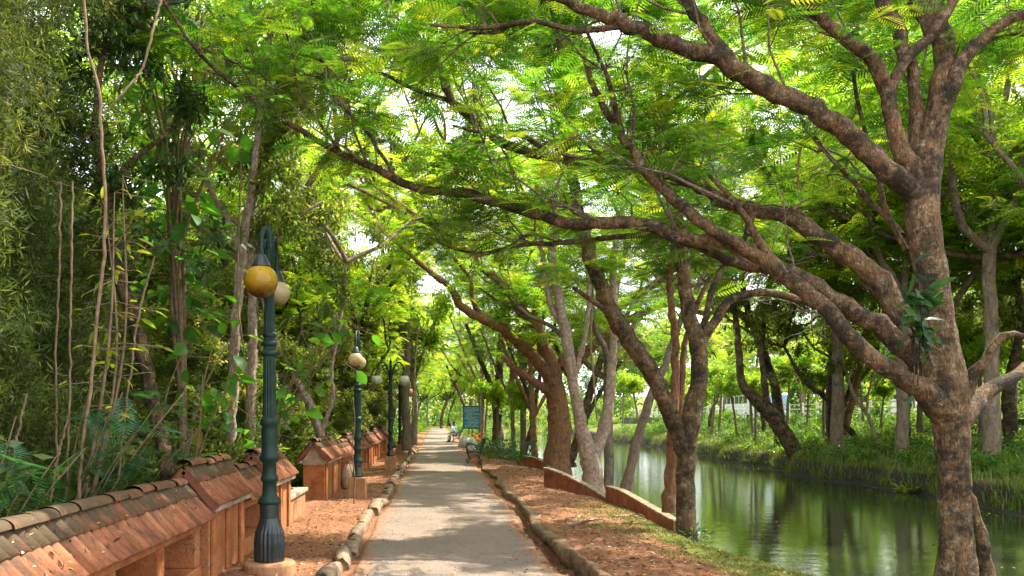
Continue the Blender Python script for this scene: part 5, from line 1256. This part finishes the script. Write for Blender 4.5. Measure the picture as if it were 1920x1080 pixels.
# ferny saplings low at the left
def ferny(base, tips, label, seed, size, per=7):
    g = np.random.default_rng(seed); root = empty('fern_sapling', base, label, 'plant'); W = Wood(); P, A = [], []; base = np.array(base, float)
    for t in tips:
        t = np.array(t); X = spline(np.array([base, base * .45 + t * .55 + UP * .15, t]), 10); W.add(tubes(X[None], np.linspace(.014, .004, 10)[None], 5))
        for k in range(per):
            i = g.integers(4, 10); P.append(X[i]); A.append(np.array([g.normal(), g.normal() * .8 - .3, g.normal() * .25 + .05]))
    W.build('stem', M['stem'], root, np.array(root.location)); m = len(P)
    fo = Foliage(); fo.add(scatter(FINE, np.array(P), np.array(A), UP + g.normal(size=(m, 3)) * .3, size * g.uniform(.6, 1.2, m), np.clip(.5 + g.normal(size=m) * .2, 0, 1), .08, g)); fo.build('fronds', M['leaf_fern'], root, np.array(root.location))
ferny((-3.15, 6.9, .1), [at(170, 720, 6.6), at(230, 735, 6.8), at(300, 750, 7.2), at(200, 790, 6.5), at(260, 800, 7), at(350, 730, 7.4)], 'blue green ferny sapling spreading over the nearest long roof', 1, .36, 9)
ferny((-3.1, 5.6, .1), [at(60, 880, 5.3), at(110, 850, 5.4), at(30, 780, 5.4), at(160, 840, 5.6)], 'ferny sapling at the left edge just above the mossy ridge', 2, .42)
ferny((-3.4, 8.6, .1), [at(330, 830, 8.2), at(380, 800, 8.4), at(300, 790, 8.2)], 'small ferny sapling behind the tall gabled section nearest the camera', 3, .42, 6)

# ------------------------------------------------------------------ copied trees further off
def proto_tree(seed, name, bark, leafm, tpl, H, spread, size, t0, low=.4, fr=5, depth=2, lean=0, sub=4, L1=1.7, n0=(4, 6), ns=9):
    root = empty(name, (0, 0, 0)); T = Tree(seed); g = T.rng
    top = np.array([lean, 0, H * low]); T.limb([(0, 0, -.3), (lean * .15, .05, H * low * .4), (lean * .6, 0, H * low * .75), top], [.0155 * H, .0125 * H, .011 * H, .0105 * H], S=10, grow=False, step=.3)
    k = g.integers(*n0); a0 = g.uniform(0, 6)
    for i in range(k):
        a = a0 + 6.283 * i / k + g.normal() * .3; el = g.uniform(.35, .95) if i else 1.3
        d = np.array([math.cos(a) * math.cos(el), math.sin(a) * math.cos(el), math.sin(el)]); auto_limbs(T, top - UP * g.uniform(0, H * .06), d, spread * g.uniform(.55, .75), .0085 * H, depth - 1, .3, .8)
    for X, Rr in T.limbs: T.sprout(X, Rr, ns, L1, up=.2, start=.1, sub=sub, fr=fr, size=size, flat=.5, t0=t0)
    print(name, T.finish(root, bark, leafm, tpl, twigm=bark)); return root
protoA = proto_tree(101, 'spreading_tree', M['bark_grey'], M['leaf_yellow'], FROND_S, 10, 4.6, .42, .45, .38, fr=7, sub=4, ns=6)
protoB = proto_tree(102, 'spreading_tree', M['bark_moss'], M['leaf_yellow'], FROND_S, 11, 5, .42, .58, .36, lean=1.2, fr=7, sub=4, ns=6)
protoC = proto_tree(103, 'forest_tree', M['bark_grey'], M['leaf_wood'], CL_SMALL, 10, 4.2, .45, .55, .34, fr=5, ns=7)
protoD = proto_tree(104, 'forest_tree', M['bark_pale'], M['leaf_wood'], CL_SMALL, 12, 4.2, .45, .6, .42, fr=5, lean=.8, ns=6)
protoE = proto_tree(105, 'slim_tree', M['bark_grey'], M['leaf_yellow'], CL_SMALL, 7.5, 2.4, .42, .5, .5, fr=3, depth=1, n0=(3, 5), L1=1.3)
used = set(); pr_ = random.Random(9)
def plant_tree(proto, x, y, s, label, group, rz=None, tilt=0):
    if proto.name in used: o = copy_tree(proto)
    else: used.add(proto.name); o = proto
    o.location = (x, y, ground_at(x, y) - .05); o.scale = (s, s, s * pr_.uniform(.92, 1.1)); o.rotation_euler = (tilt * pr_.uniform(-1, 1), tilt * pr_.uniform(-1, 1), pr_.uniform(0, 6.28) if rz is None else rz)
    tag(o, label, 'tree', group); return o
# over the path and along it
GA = 'trees arching over the far end of the path'
for p, x, y, s in [(protoB, -3.4, 34, .72), (protoA, -3.3, 43, .8), (protoB, -3.6, 50, .8), (protoA, 4.2, 56, .85), (protoB, -3.4, 62, 1.2), (protoA, 3.4, 68, 1.25), (protoB, -2.8, 76, 1.3), (protoB, 3.2, 82, 1.35), (protoA, -3.2, 90, 1.4), (protoB, 3.6, 98, 1.4), (protoB, -2.8, 108, 1.1), (protoA, 3.2, 116, 1.15), (protoB, -4.6, 25.5, .7), (protoA, -5, 29.5, .85), (protoB, 0.6, 118, 1.2), (protoB, 1.8, 140, 1.3), (protoA, -1.6, 146, 1.3), (protoB, 0.6, 136, 1.2), (protoB, -5, 128, 1.2), (protoA, 6, 130, 1.2)]:
    plant_tree(p, x, y, s, 'yellow green tree lining the far stretch of the path, meeting its opposite overhead', GA)
GT2 = 'tall feathery trees rising behind the lamp posts'
for p, x, y, s in [(protoA, -4.4, 20.5, 1.2), (protoB, -4.2, 30.5, 1.15), (protoB, -6.5, 36, 1.25), (protoA, -9.5, 23, 1.35)]:
    plant_tree(p, x, y, s, 'tall feathery leaved tree rising high behind the wall and lamp posts', GT2)
GD = 'tall trees deep in the left wood'
for p, x, y, s in [(protoD, -8.5, 17.5, .8), (protoD, -7, 26, .9), (protoD, -5.2, 33, .75), (protoD, -12, 33, 1.1), (protoD, -7, 40, .9), (protoD, -6, 48, .95), (protoC, -10, 55, 1.1), (protoD, -14, 18, 1.1), (protoC, -14, 45, 1.2), (protoD, -8, 66, 1.1), (protoC, -9, 82, 1.2), (protoC, -17, 28, 1.2), (protoD, -15, 62, 1.2), (protoC, -12, 100, 1.3)]:
    plant_tree(p, x, y, s, 'tall tree standing deep in the wood behind the tiled wall', GD)
GN = 'trees along the near bank of the canal'
for p, x, y, s in [(protoA, 3.9, 38, 1.0), (protoA, 4.9, 24.5, 1.15)]:
    plant_tree(p, x, y, s, 'feathery leaved tree on the near bank, half hidden behind the traced limbs', GN)
# far bank
def far_traced(seed, label, pp, extra, bark, w=1.0):
    traced_tree(seed, 'leaning_tree', at(pp[0][0], pp[0][1], pp[0][3]), label, [pp] + extra, bark, M['leaf_wood'], CL_SMALL, [(at(*a[:3]), a[3], 30, 3.4, .07, 1) for a in [(pp[-1][0], pp[-1][1], pp[-1][3], z) for z in (20, 140, 260)]], per_m=1.2, L1=1.6, size=.5, sub=3, fr=4, start=.5, minz=3.2, S=9)
Y = 38
far_traced(50, 'dark leaning trunk with a swollen bend on the far bank', [(1500, 866, 46, Y), (1486, 840, 36, Y), (1462, 800, 33, Y), (1440, 770, 34, Y), (1418, 750, 28, Y), (1402, 735, 20, Y), (1390, 715, 17, Y), (1386, 670, 14, Y), (1380, 600, 11, Y), (1360, 520, 9, Y), (1340, 430, 7, Y)], [[(1440, 765, 18, Y), (1436, 740, 16, Y), (1432, 700, 14, Y), (1428, 650, 12, Y), (1440, 560, 9, Y)]], M['bark'])
Y = 41
far_traced(51, 'straight dark upright trunk on the far bank, thickest of the standing ones', [(1560, 838, 34, Y), (1560, 800, 26, Y), (1558, 740, 22, Y), (1560, 680, 19, Y), (1566, 600, 15, Y), (1560, 500, 11, Y), (1550, 400, 8, Y)], [[(1562, 790, 14, Y), (1590, 740, 13, Y), (1604, 690, 11, Y), (1630, 620, 9, Y)]], M['bark_moss'])
Y = 36
far_traced(52, 'pale thin wavy stem leaning left on the far bank grass', [(1648, 852, 9, Y), (1640, 820, 8, Y), (1630, 785, 8, Y), (1618, 765, 8, Y), (1600, 740, 7, Y), (1588, 700, 6, Y), (1576, 660, 6, Y), (1570, 600, 5, Y)], [[(1624, 775, 6, Y), (1630, 730, 5, Y), (1640, 690, 5, Y)]], M['bark_pale'])
Y = 38
far_traced(53, 'thin dark trunk leaning far to the left across the standing trunks', [(1618, 840, 13, Y), (1600, 815, 13, Y), (1572, 775, 12, Y), (1548, 745, 12, Y), (1520, 725, 10, Y), (1496, 695, 8, Y), (1470, 650, 6, Y)], [], M['bark_moss'])
Y = 40
far_traced(54, 'dark red trunk leaning right with a forked top on the far bank', [(1580, 835, 18, Y), (1588, 790, 16, Y), (1600, 740, 15, Y), (1610, 690, 13, Y), (1618, 640, 11, Y), (1640, 560, 8, Y)], [[(1606, 720, 8, Y), (1630, 690, 8, Y), (1645, 650, 6, Y)]], M['bark_red'])
Y = 33
far_traced(55, 'brown trunk partly hidden by the biggest tree on the far bank', [(1698, 820, 18, Y), (1700, 770, 15, Y), (1706, 720, 14, Y), (1716, 640, 12, Y), (1730, 540, 9, Y)], [[(1700, 780, 8, Y), (1690, 740, 8, Y), (1688, 700, 7, Y)]], M['bark'])
Y = 30
far_traced(56, 'dark trunk with bent limbs at the right edge of the picture', [(1900, 880, 34, Y), (1895, 800, 28, Y), (1890, 740, 26, Y), (1900, 680, 20, Y), (1915, 600, 16, Y), (1900, 500, 12, Y)], [[(1892, 740, 16, Y), (1862, 700, 14, Y), (1850, 640, 10, Y)]], M['bark_moss'])
for x, y, s in [(2.9, 41, .62), (3.3, 47, .7), (2.6, 52, .75), (3.6, 36.5, .55), (3.2, 57, .8)]:
    plant_tree(protoE, x, y, s, 'small light leaved tree among the slim trunks near the notice board', 'small leafy trees near the notice board', tilt=.1)
GF = 'slim trees on the far bank of the canal'
for x, y, s in [(17.5, 47, .7), (18.5, 50, .85), (19, 54, .8), (18.6, 58, .9), (20, 44, .75), (20.5, 62, .9), (21.5, 47, .9), (19.5, 68, 1), (22.5, 40, .9), (21, 37, .75), (22, 75, 1), (19.5, 82, 1), (21, 33, .9), (18.8, 30, .8), (23, 56, 1), (20, 92, 1.1), (17.8, 64, .8), (20.5, 27, .9), (23.5, 30, 1), (24.6, 49, .8), (24.8, 58, .85), (24.6, 66, .9), (24.9, 74, 1), (24.5, 41, .7), (23.4, 45, .6), (22.5, 52, .7), (24.2, 62, .7), (21.5, 70, .8)]:
    plant_tree(protoE, x, y, s, 'slim tree with a thin straight trunk on the far bank of the canal', GF, tilt=.14)
GC = 'big crowned trees along the far bank'
for p, x, y, s in [(protoA, 19, 40, .9), (protoB, 20, 52, .9), (protoB, 21, 66, 1), (protoA, 22, 80, 1.1), (protoC, 23, 34, 1), (protoD, 20, 98, 1.2), (protoA, 16.9, 36, 1.8), (protoB, 17.3, 43, 1.8), (protoA, 16.6, 30.5, 1.6), (protoA, 17.5, 27, 1.7), (protoB, 20.5, 29, 1.6), (protoA, 17.8, 23, 1.4), (protoD, 22, 31, 1.45), (protoC, 25, 27, 1.5), (protoA, 18.5, 31, 1.35), (protoB, 24, 38, 1.5)]:
    plant_tree(p, x, y, s, 'big crowned tree on the far bank, its leaves shading the water', GC)
GR = 'trees beyond the railing across the canal'
for p, x, y, s in [(protoC, 36, 50, 1.1), (protoD, 38, 66, 1.2), (protoC, 36, 84, 1.3), (protoA, 35, 40, 1.1), (protoC, 44, 60, 1.4), (protoD, 36, 100, 1.4), (protoC, 40, 32, 1.3), (protoC, 50, 84, 1.5), (protoC, 34, 26, 1.1)]:
    plant_tree(p, x, y, s, 'tree growing beyond the road and railing across the canal', GR)

# ------------------------------------------------------------------ stuff: undergrowth, grass, litter, far woods
def stuff(name, label, fo, m):
    o = fo.build(name, m); return tag(o, label, name.replace('_', ' '), kind='stuff')
g = np.random.default_rng(77)
fo = Foliage(); n = 520
C = np.column_stack([-3.0 - 7 * g.uniform(0, 1, n) ** 1.3, 4 + 52 * g.uniform(0, 1, n) ** 1.3, np.zeros(n)]); C[:, 2] = hz(C[:, 0], C[:, 1]) + g.uniform(.0, 1.1, n)
P = clumps(g, C, np.column_stack([g.uniform(.3, .8, n), g.uniform(.3, .8, n), g.uniform(.3, .7, n)]), 26); P = P[(P[:, 0] < -2.78)]
foliage_at(fo, CL_SMALL, P, g, .28, .5, .22)
stuff('undergrowth', 'dense green undergrowth on the wood floor behind the tiled wall', fo, M['leaf_wood'])
fo = Foliage(); n = 420; yy = 17 + 75 * g.uniform(0, 1, n) ** 1.2
C = np.column_stack([xfar(yy) + .9 + 9.5 * g.uniform(0, 1, n) ** 1.2, yy, np.zeros(n)]); C = C[C[:, 0] < 25.3]; n = len(C); C[:, 2] = hz(C[:, 0], C[:, 1]) + g.uniform(0, .35, n) + .5 * sstep(3, 9, C[:, 0] - xfar(C[:, 1])) * g.uniform(0, 1, n)
P = clumps(g, C, np.column_stack([g.uniform(.4, 1.0, n), g.uniform(.4, 1.1, n), g.uniform(.15, .55, n)]), 22)
foliage_at(fo, CL_SMALL, P, g, .36, .55, .22)
n = 60; yy = 34 + 60 * g.uniform(0, 1, n); C = np.column_stack([g.uniform(23.5, 25.3, n), yy, np.zeros(n)]); C[:, 2] = hz(C[:, 0], C[:, 1]) + g.uniform(.3, 1.3, n)
P = clumps(g, C, np.column_stack([g.uniform(.4, .9, n)] * 2 + [g.uniform(.4, .8, n)]), 20); foliage_at(fo, CL_SMALL, P, g, .4, .5, .22)
n = 150; yy = np.concatenate([g.uniform(48, 112, 50), g.uniform(108, 138, 100)]); C = np.column_stack([np.where(yy < 108, g.uniform(2.3, 4, n), g.uniform(2.2, 26, n)), yy, np.zeros(n)]); C[:, 2] = hz(C[:, 0], C[:, 1]) + np.where(yy < 108, g.uniform(0, .5, n), g.uniform(0, 3, n))
P = clumps(g, C, np.column_stack([g.uniform(.5, 1.2, n)] * 2 + [g.uniform(.4, 1., n)]), 24); foliage_at(fo, CL_SMALL, P, g, .5, .6, .22)
n = 60; yy = g.uniform(46, 135, n); C = np.column_stack([-1.9 - g.uniform(0, 1.6, n), yy, g.uniform(0, 1.0, n)]); P = clumps(g, C, np.full((n, 3), .7), 22); foliage_at(fo, CL_SMALL, P, g, .42, .6, .22)
stuff('bank_undergrowth', 'low leafy undergrowth on the far bank and along the far stretch of the path', fo, M['leaf_mid'])

def blades(g, X, Yv, h, w, lean=.5, t0=.5, tj=.25):
    n = len(X); Z = hz(X, Yv); a = g.uniform(0, 6.283, n); d = np.column_stack([np.cos(a), np.sin(a), np.zeros(n)]); q = np.column_stack([-np.sin(a), np.cos(a), np.zeros(n)])
    H = h * g.uniform(.5, 1.3, n); B = np.column_stack([X, Yv, Z - .01]); l = g.uniform(0, 1, n) * lean
    Mv = B + UP * (H * .6)[:, None] + d * (H * l * .35)[:, None]; Tt = B + UP * (H * (1 - .35 * l))[:, None] + d * (H * l)[:, None]
    wq = q * (w * g.uniform(.6, 1.2, n))[:, None]
    V = np.stack([B - wq, B + wq, Mv + wq * .7, Mv - wq * .7, Tt + wq * .08, Tt - wq * .08], 1)
    Q = np.array([[0, 1, 2, 3], [3, 2, 4, 5]])[None] + (np.arange(n) * 6)[:, None, None]
    return V.reshape(-1, 3), Q.reshape(-1, 4), np.repeat(np.clip(t0 + g.normal(size=n) * tj, 0, 1), 6)
fo = Foliage(); n = 42000
yy = g.uniform(6.5, 16, n); xx = crest(yy) + .25 - 2.0 * g.uniform(0, 1, n) ** 1.5
k = wobf(xx, yy, 3.1, 4) + .8 * (xx - crest(yy) + .9) + .25 * g.normal(size=n) > -.25; fo.add(blades(g, xx[k], yy[k], .05, .0045, 1.2, .62))
n = 9000; yy = g.uniform(31, 62, n); xx = g.uniform(1.85, 4.2, n); k = wobf(xx, yy, 1.1, 2) > -.5; fo.add(blades(g, xx[k], yy[k], .2, .012, .6, .42, .15))
stuff('grass', 'short green grass on the near bank between earth and water', fo, M['grass'])
fo = Foliage(); n = 30000; yy = 17 + 75 * g.uniform(0, 1, n) ** 1.3; xx = xfar(yy) + .02 + 6.5 * g.uniform(0, 1, n) ** 1.7
k = wobf(xx, yy, .9, 1) + .3 * g.normal(size=n) > -.45; fo.add(blades(g, xx[k], yy[k], .34, .016, .9, .5, .18))
stuff('bank_grass', 'bright tufted grass hanging over the black edge of the far bank', fo, M['grass'])

fo = Foliage()
def lit(n, x0, x1, y0, y1, s, pw=1.5, lift=.012):
    yy = y0 + (y1 - y0) * g.uniform(0, 1, n) ** pw; xx = g.uniform(x0, x1, n); P = np.column_stack([xx, yy, hz(xx, yy) + lift]); m = n
    A = g.normal(size=(m, 3)); A[:, 2] *= .15; fo.add(scatter(LEAF_N, P, A, UP + g.normal(size=(m, 3)) * .3, s * g.uniform(.5, 1.3, m), g.uniform(0, 1, m)))
lit(8500, 1.7, 4.0, 6, 34, .07); lit(4200, -2.15, -1.15, 5, 40, .062); lit(900, -.95, 1.35, 5, 40, .042, 1.4, .042); lit(500, .9, 1.4, 5, 30, .045, 1.4, .042); lit(500, -1, -.6, 5, 30, .045, 1.4, .042); lit(900, 1.2, 1.5, 5, 22, .045); lit(900, -1.2, -.8, 5, 30, .05)
n = 260; yy = 4.6 + 15 * g.uniform(0, 1, n) ** 1.6; uu = g.uniform(.1, 1, n); tl = ((yy > 8.2) & (yy < 9.5)) | ((yy > 11.2) & (yy < 12.6)) | (yy > 16.7); kk = ((yy < 8) | tl | ((yy > 9.8) & (yy < 11))) & (yy < 19.1) & ~((yy > 12.6) & (yy < 16.7))
P = np.column_stack([XW + uu * .3, yy, np.where(tl, 1.17 - uu * .37, 1.03 - uu * .34) + .05])[kk]; A = g.normal(size=(len(P), 3)); fo.add(scatter(LEAF_N, P, A, np.array([.75, 0, .7]) + g.normal(size=(len(P), 3)) * .2, .05 * g.uniform(.5, 1.3, len(P)), g.uniform(0, 1, len(P))))
stuff('leaf_litter', 'scattered dry brown leaves on the red earth and path', fo, M['litter'])

fo = Foliage(); n = 230
C = np.column_stack([g.uniform(-120, 150, n), g.uniform(150, 190, n), g.uniform(0, 26, n)]); P1 = clumps(g, C, np.full((n, 3), 6.) * g.uniform(.6, 1.2, (n, 1)), 60, .5)
n = 160; C = np.column_stack([g.uniform(56, 95, n), g.uniform(5, 170, n), g.uniform(1, 17, n)]); P2 = clumps(g, C, np.full((n, 3), 5.) * g.uniform(.6, 1.2, (n, 1)), 60, .5)
n = 160; C = np.column_stack([g.uniform(-46, -20, n), g.uniform(4, 150, n), g.uniform(0, 12, n)]); P3 = clumps(g, C, np.full((n, 3), 4.) * g.uniform(.6, 1.2, (n, 1)), 60, .5)
foliage_at(fo, CL_FAR, np.concatenate([P1, P2, P3]), g, 2.1, .6, .25)
stuff('far_woods', 'distant mass of woods closing the view on every side', fo, M['leaf_mid'])

fo = Foliage(); n = 700; yy = 10 + 60 * g.uniform(0, 1, n) ** 1.3; xx = np.where(g.uniform(size=n) < .6, xfar(yy) - np.abs(g.normal(size=n)) * .8 - .1, g.uniform(5.5, 15, n))
P = np.column_stack([xx, yy, np.full(n, WZ + .008)]); A = g.normal(size=(n, 3)); A[:, 2] = 0; fo.add(scatter(LEAF_N, P, A, UP + g.normal(size=(n, 3)) * .06, .075 * g.uniform(.5, 1.4, n), g.uniform(.2, 1, n)))
stuff('floating_leaves', 'pale leaves and specks floating on the canal', fo, M['litter'])
# floating water plants, shrubs, sticks
def tuft(x, y, z, n, h, sp, label, name, cat, leafm, seed, group=None, tpl=None, size=.12, t0=.5):
    g = np.random.default_rng(seed); root = empty(name, (x, y, z), label, cat, group); a = g.uniform(0, 6.28, n); r = sp * g.uniform(0, 1, n) ** .6
    P = np.column_stack([x + r * np.cos(a), y + r * np.sin(a), z + h * g.uniform(0, 1, n)]); fo = Foliage(); A = np.column_stack([np.cos(a), np.sin(a), g.uniform(-.2, 1.2, n)])
    fo.add(scatter(tpl or LEAF_N, P, A, UP + g.normal(size=(n, 3)) * .4, size * g.uniform(.6, 1.3, n), np.clip(t0 + g.normal(size=n) * .2, 0, 1))); fo.build('leaves', leafm, root, np.array(root.location))
    W = Wood()
    for k in range(min(n, 14)): W.add(tubes(spline(np.array([[x + g.normal() * .03, y + g.normal() * .03, z - .03], (P[k] + [x, y, z]) / 2 + [0, 0, .04], P[k]]), 5)[None], np.full((1, 5), .006), 4))
    W.build('stem', M['stem'], root, np.array(root.location))
p = at(1712, 913, 27.5); tuft(p[0], p[1], WZ + .01, 160, .14, .42, 'bright green clump of floating water plants near the far bank', 'water_plant', 'plant', M['grass'], 1, size=.22, t0=.45)
p = at(1530, 884, 36); tuft(p[0], p[1], WZ + .01, 80, .12, .35, 'small green clump of water plants below the dark leaning trunk', 'water_plant', 'plant', M['grass'], 2, size=.2, t0=.4)
for i, (x, y, n, h, lb) in enumerate([(2.55, 31.5, 150, .8, 'leafy blue green shrub right of the empty bench'), (3.1, 30.2, 170, .75, 'leafy shrub beside the farthest short red wall'), (2.2, 34.5, 130, .6, 'low leafy shrub behind the empty bench'), (2.75, 28.8, 70, .35, 'small low shrub on the red earth before the shrubs')]):
    tuft(x, y, ground_at(x, y), n, h, .42, lb, 'shrub', 'shrub', M['leaf_fern'], 10 + i, 'leafy shrubs on the near bank', size=.2, t0=.55)
tuft(1.9, 44.8, ground_at(1.9, 44.8), 90, .7, .3, 'orange leaved shrub at the foot of the notice board', 'shrub', 'shrub', m_leaf('orange_leaf', [(0, (.25, .05, .01)), (1, (.5, .14, .02))], 1.5, .35), 15, size=.2)
tuft(3.72, 12.4, ground_at(3.72, 12.4) - .02, 120, .3, .26, 'dark leafy ivy tuft round the foot of the second tree from the right', 'plant', 'plant', M['leaf_dark'], 16, size=.1, t0=.5)
for i, (pp, lb) in enumerate([([(1062, 1005, 12.3), (1090, 985, 12.6), (1120, 968, 12.9), (1140, 975, 12.8)], 'fallen crooked branch lying on the red earth beside the kerb'), ([(1150, 975, 13.8), (1180, 962, 14.2), (1210, 975, 13.9)], 'fallen pale stick lying below the nearest red retaining wall')]):
    root = empty('fallen_branch', (0, 0, 0), lb, 'branch'); X = np.array([[(a - VX) / F * Y, Y] for a, b, Y in pp]); P = np.column_stack([X, hz(X[:, 0], X[:, 1]) + .03]); root.location = P[0]
    mb = MB(); mb.tube(P, [.016, .02, .014, .006][:len(P)], 7); mb.build('branch', M['bark_pale'], root, smooth=True, loc=P[0])
    mb = MB(); q = P[1]; mb.tube([q, q + [.12, -.2, .05], q + [.16, -.4, .02]], [.01, .008, .004], 6); mb.build('twig', M['bark_pale'], root, smooth=True, loc=P[0])
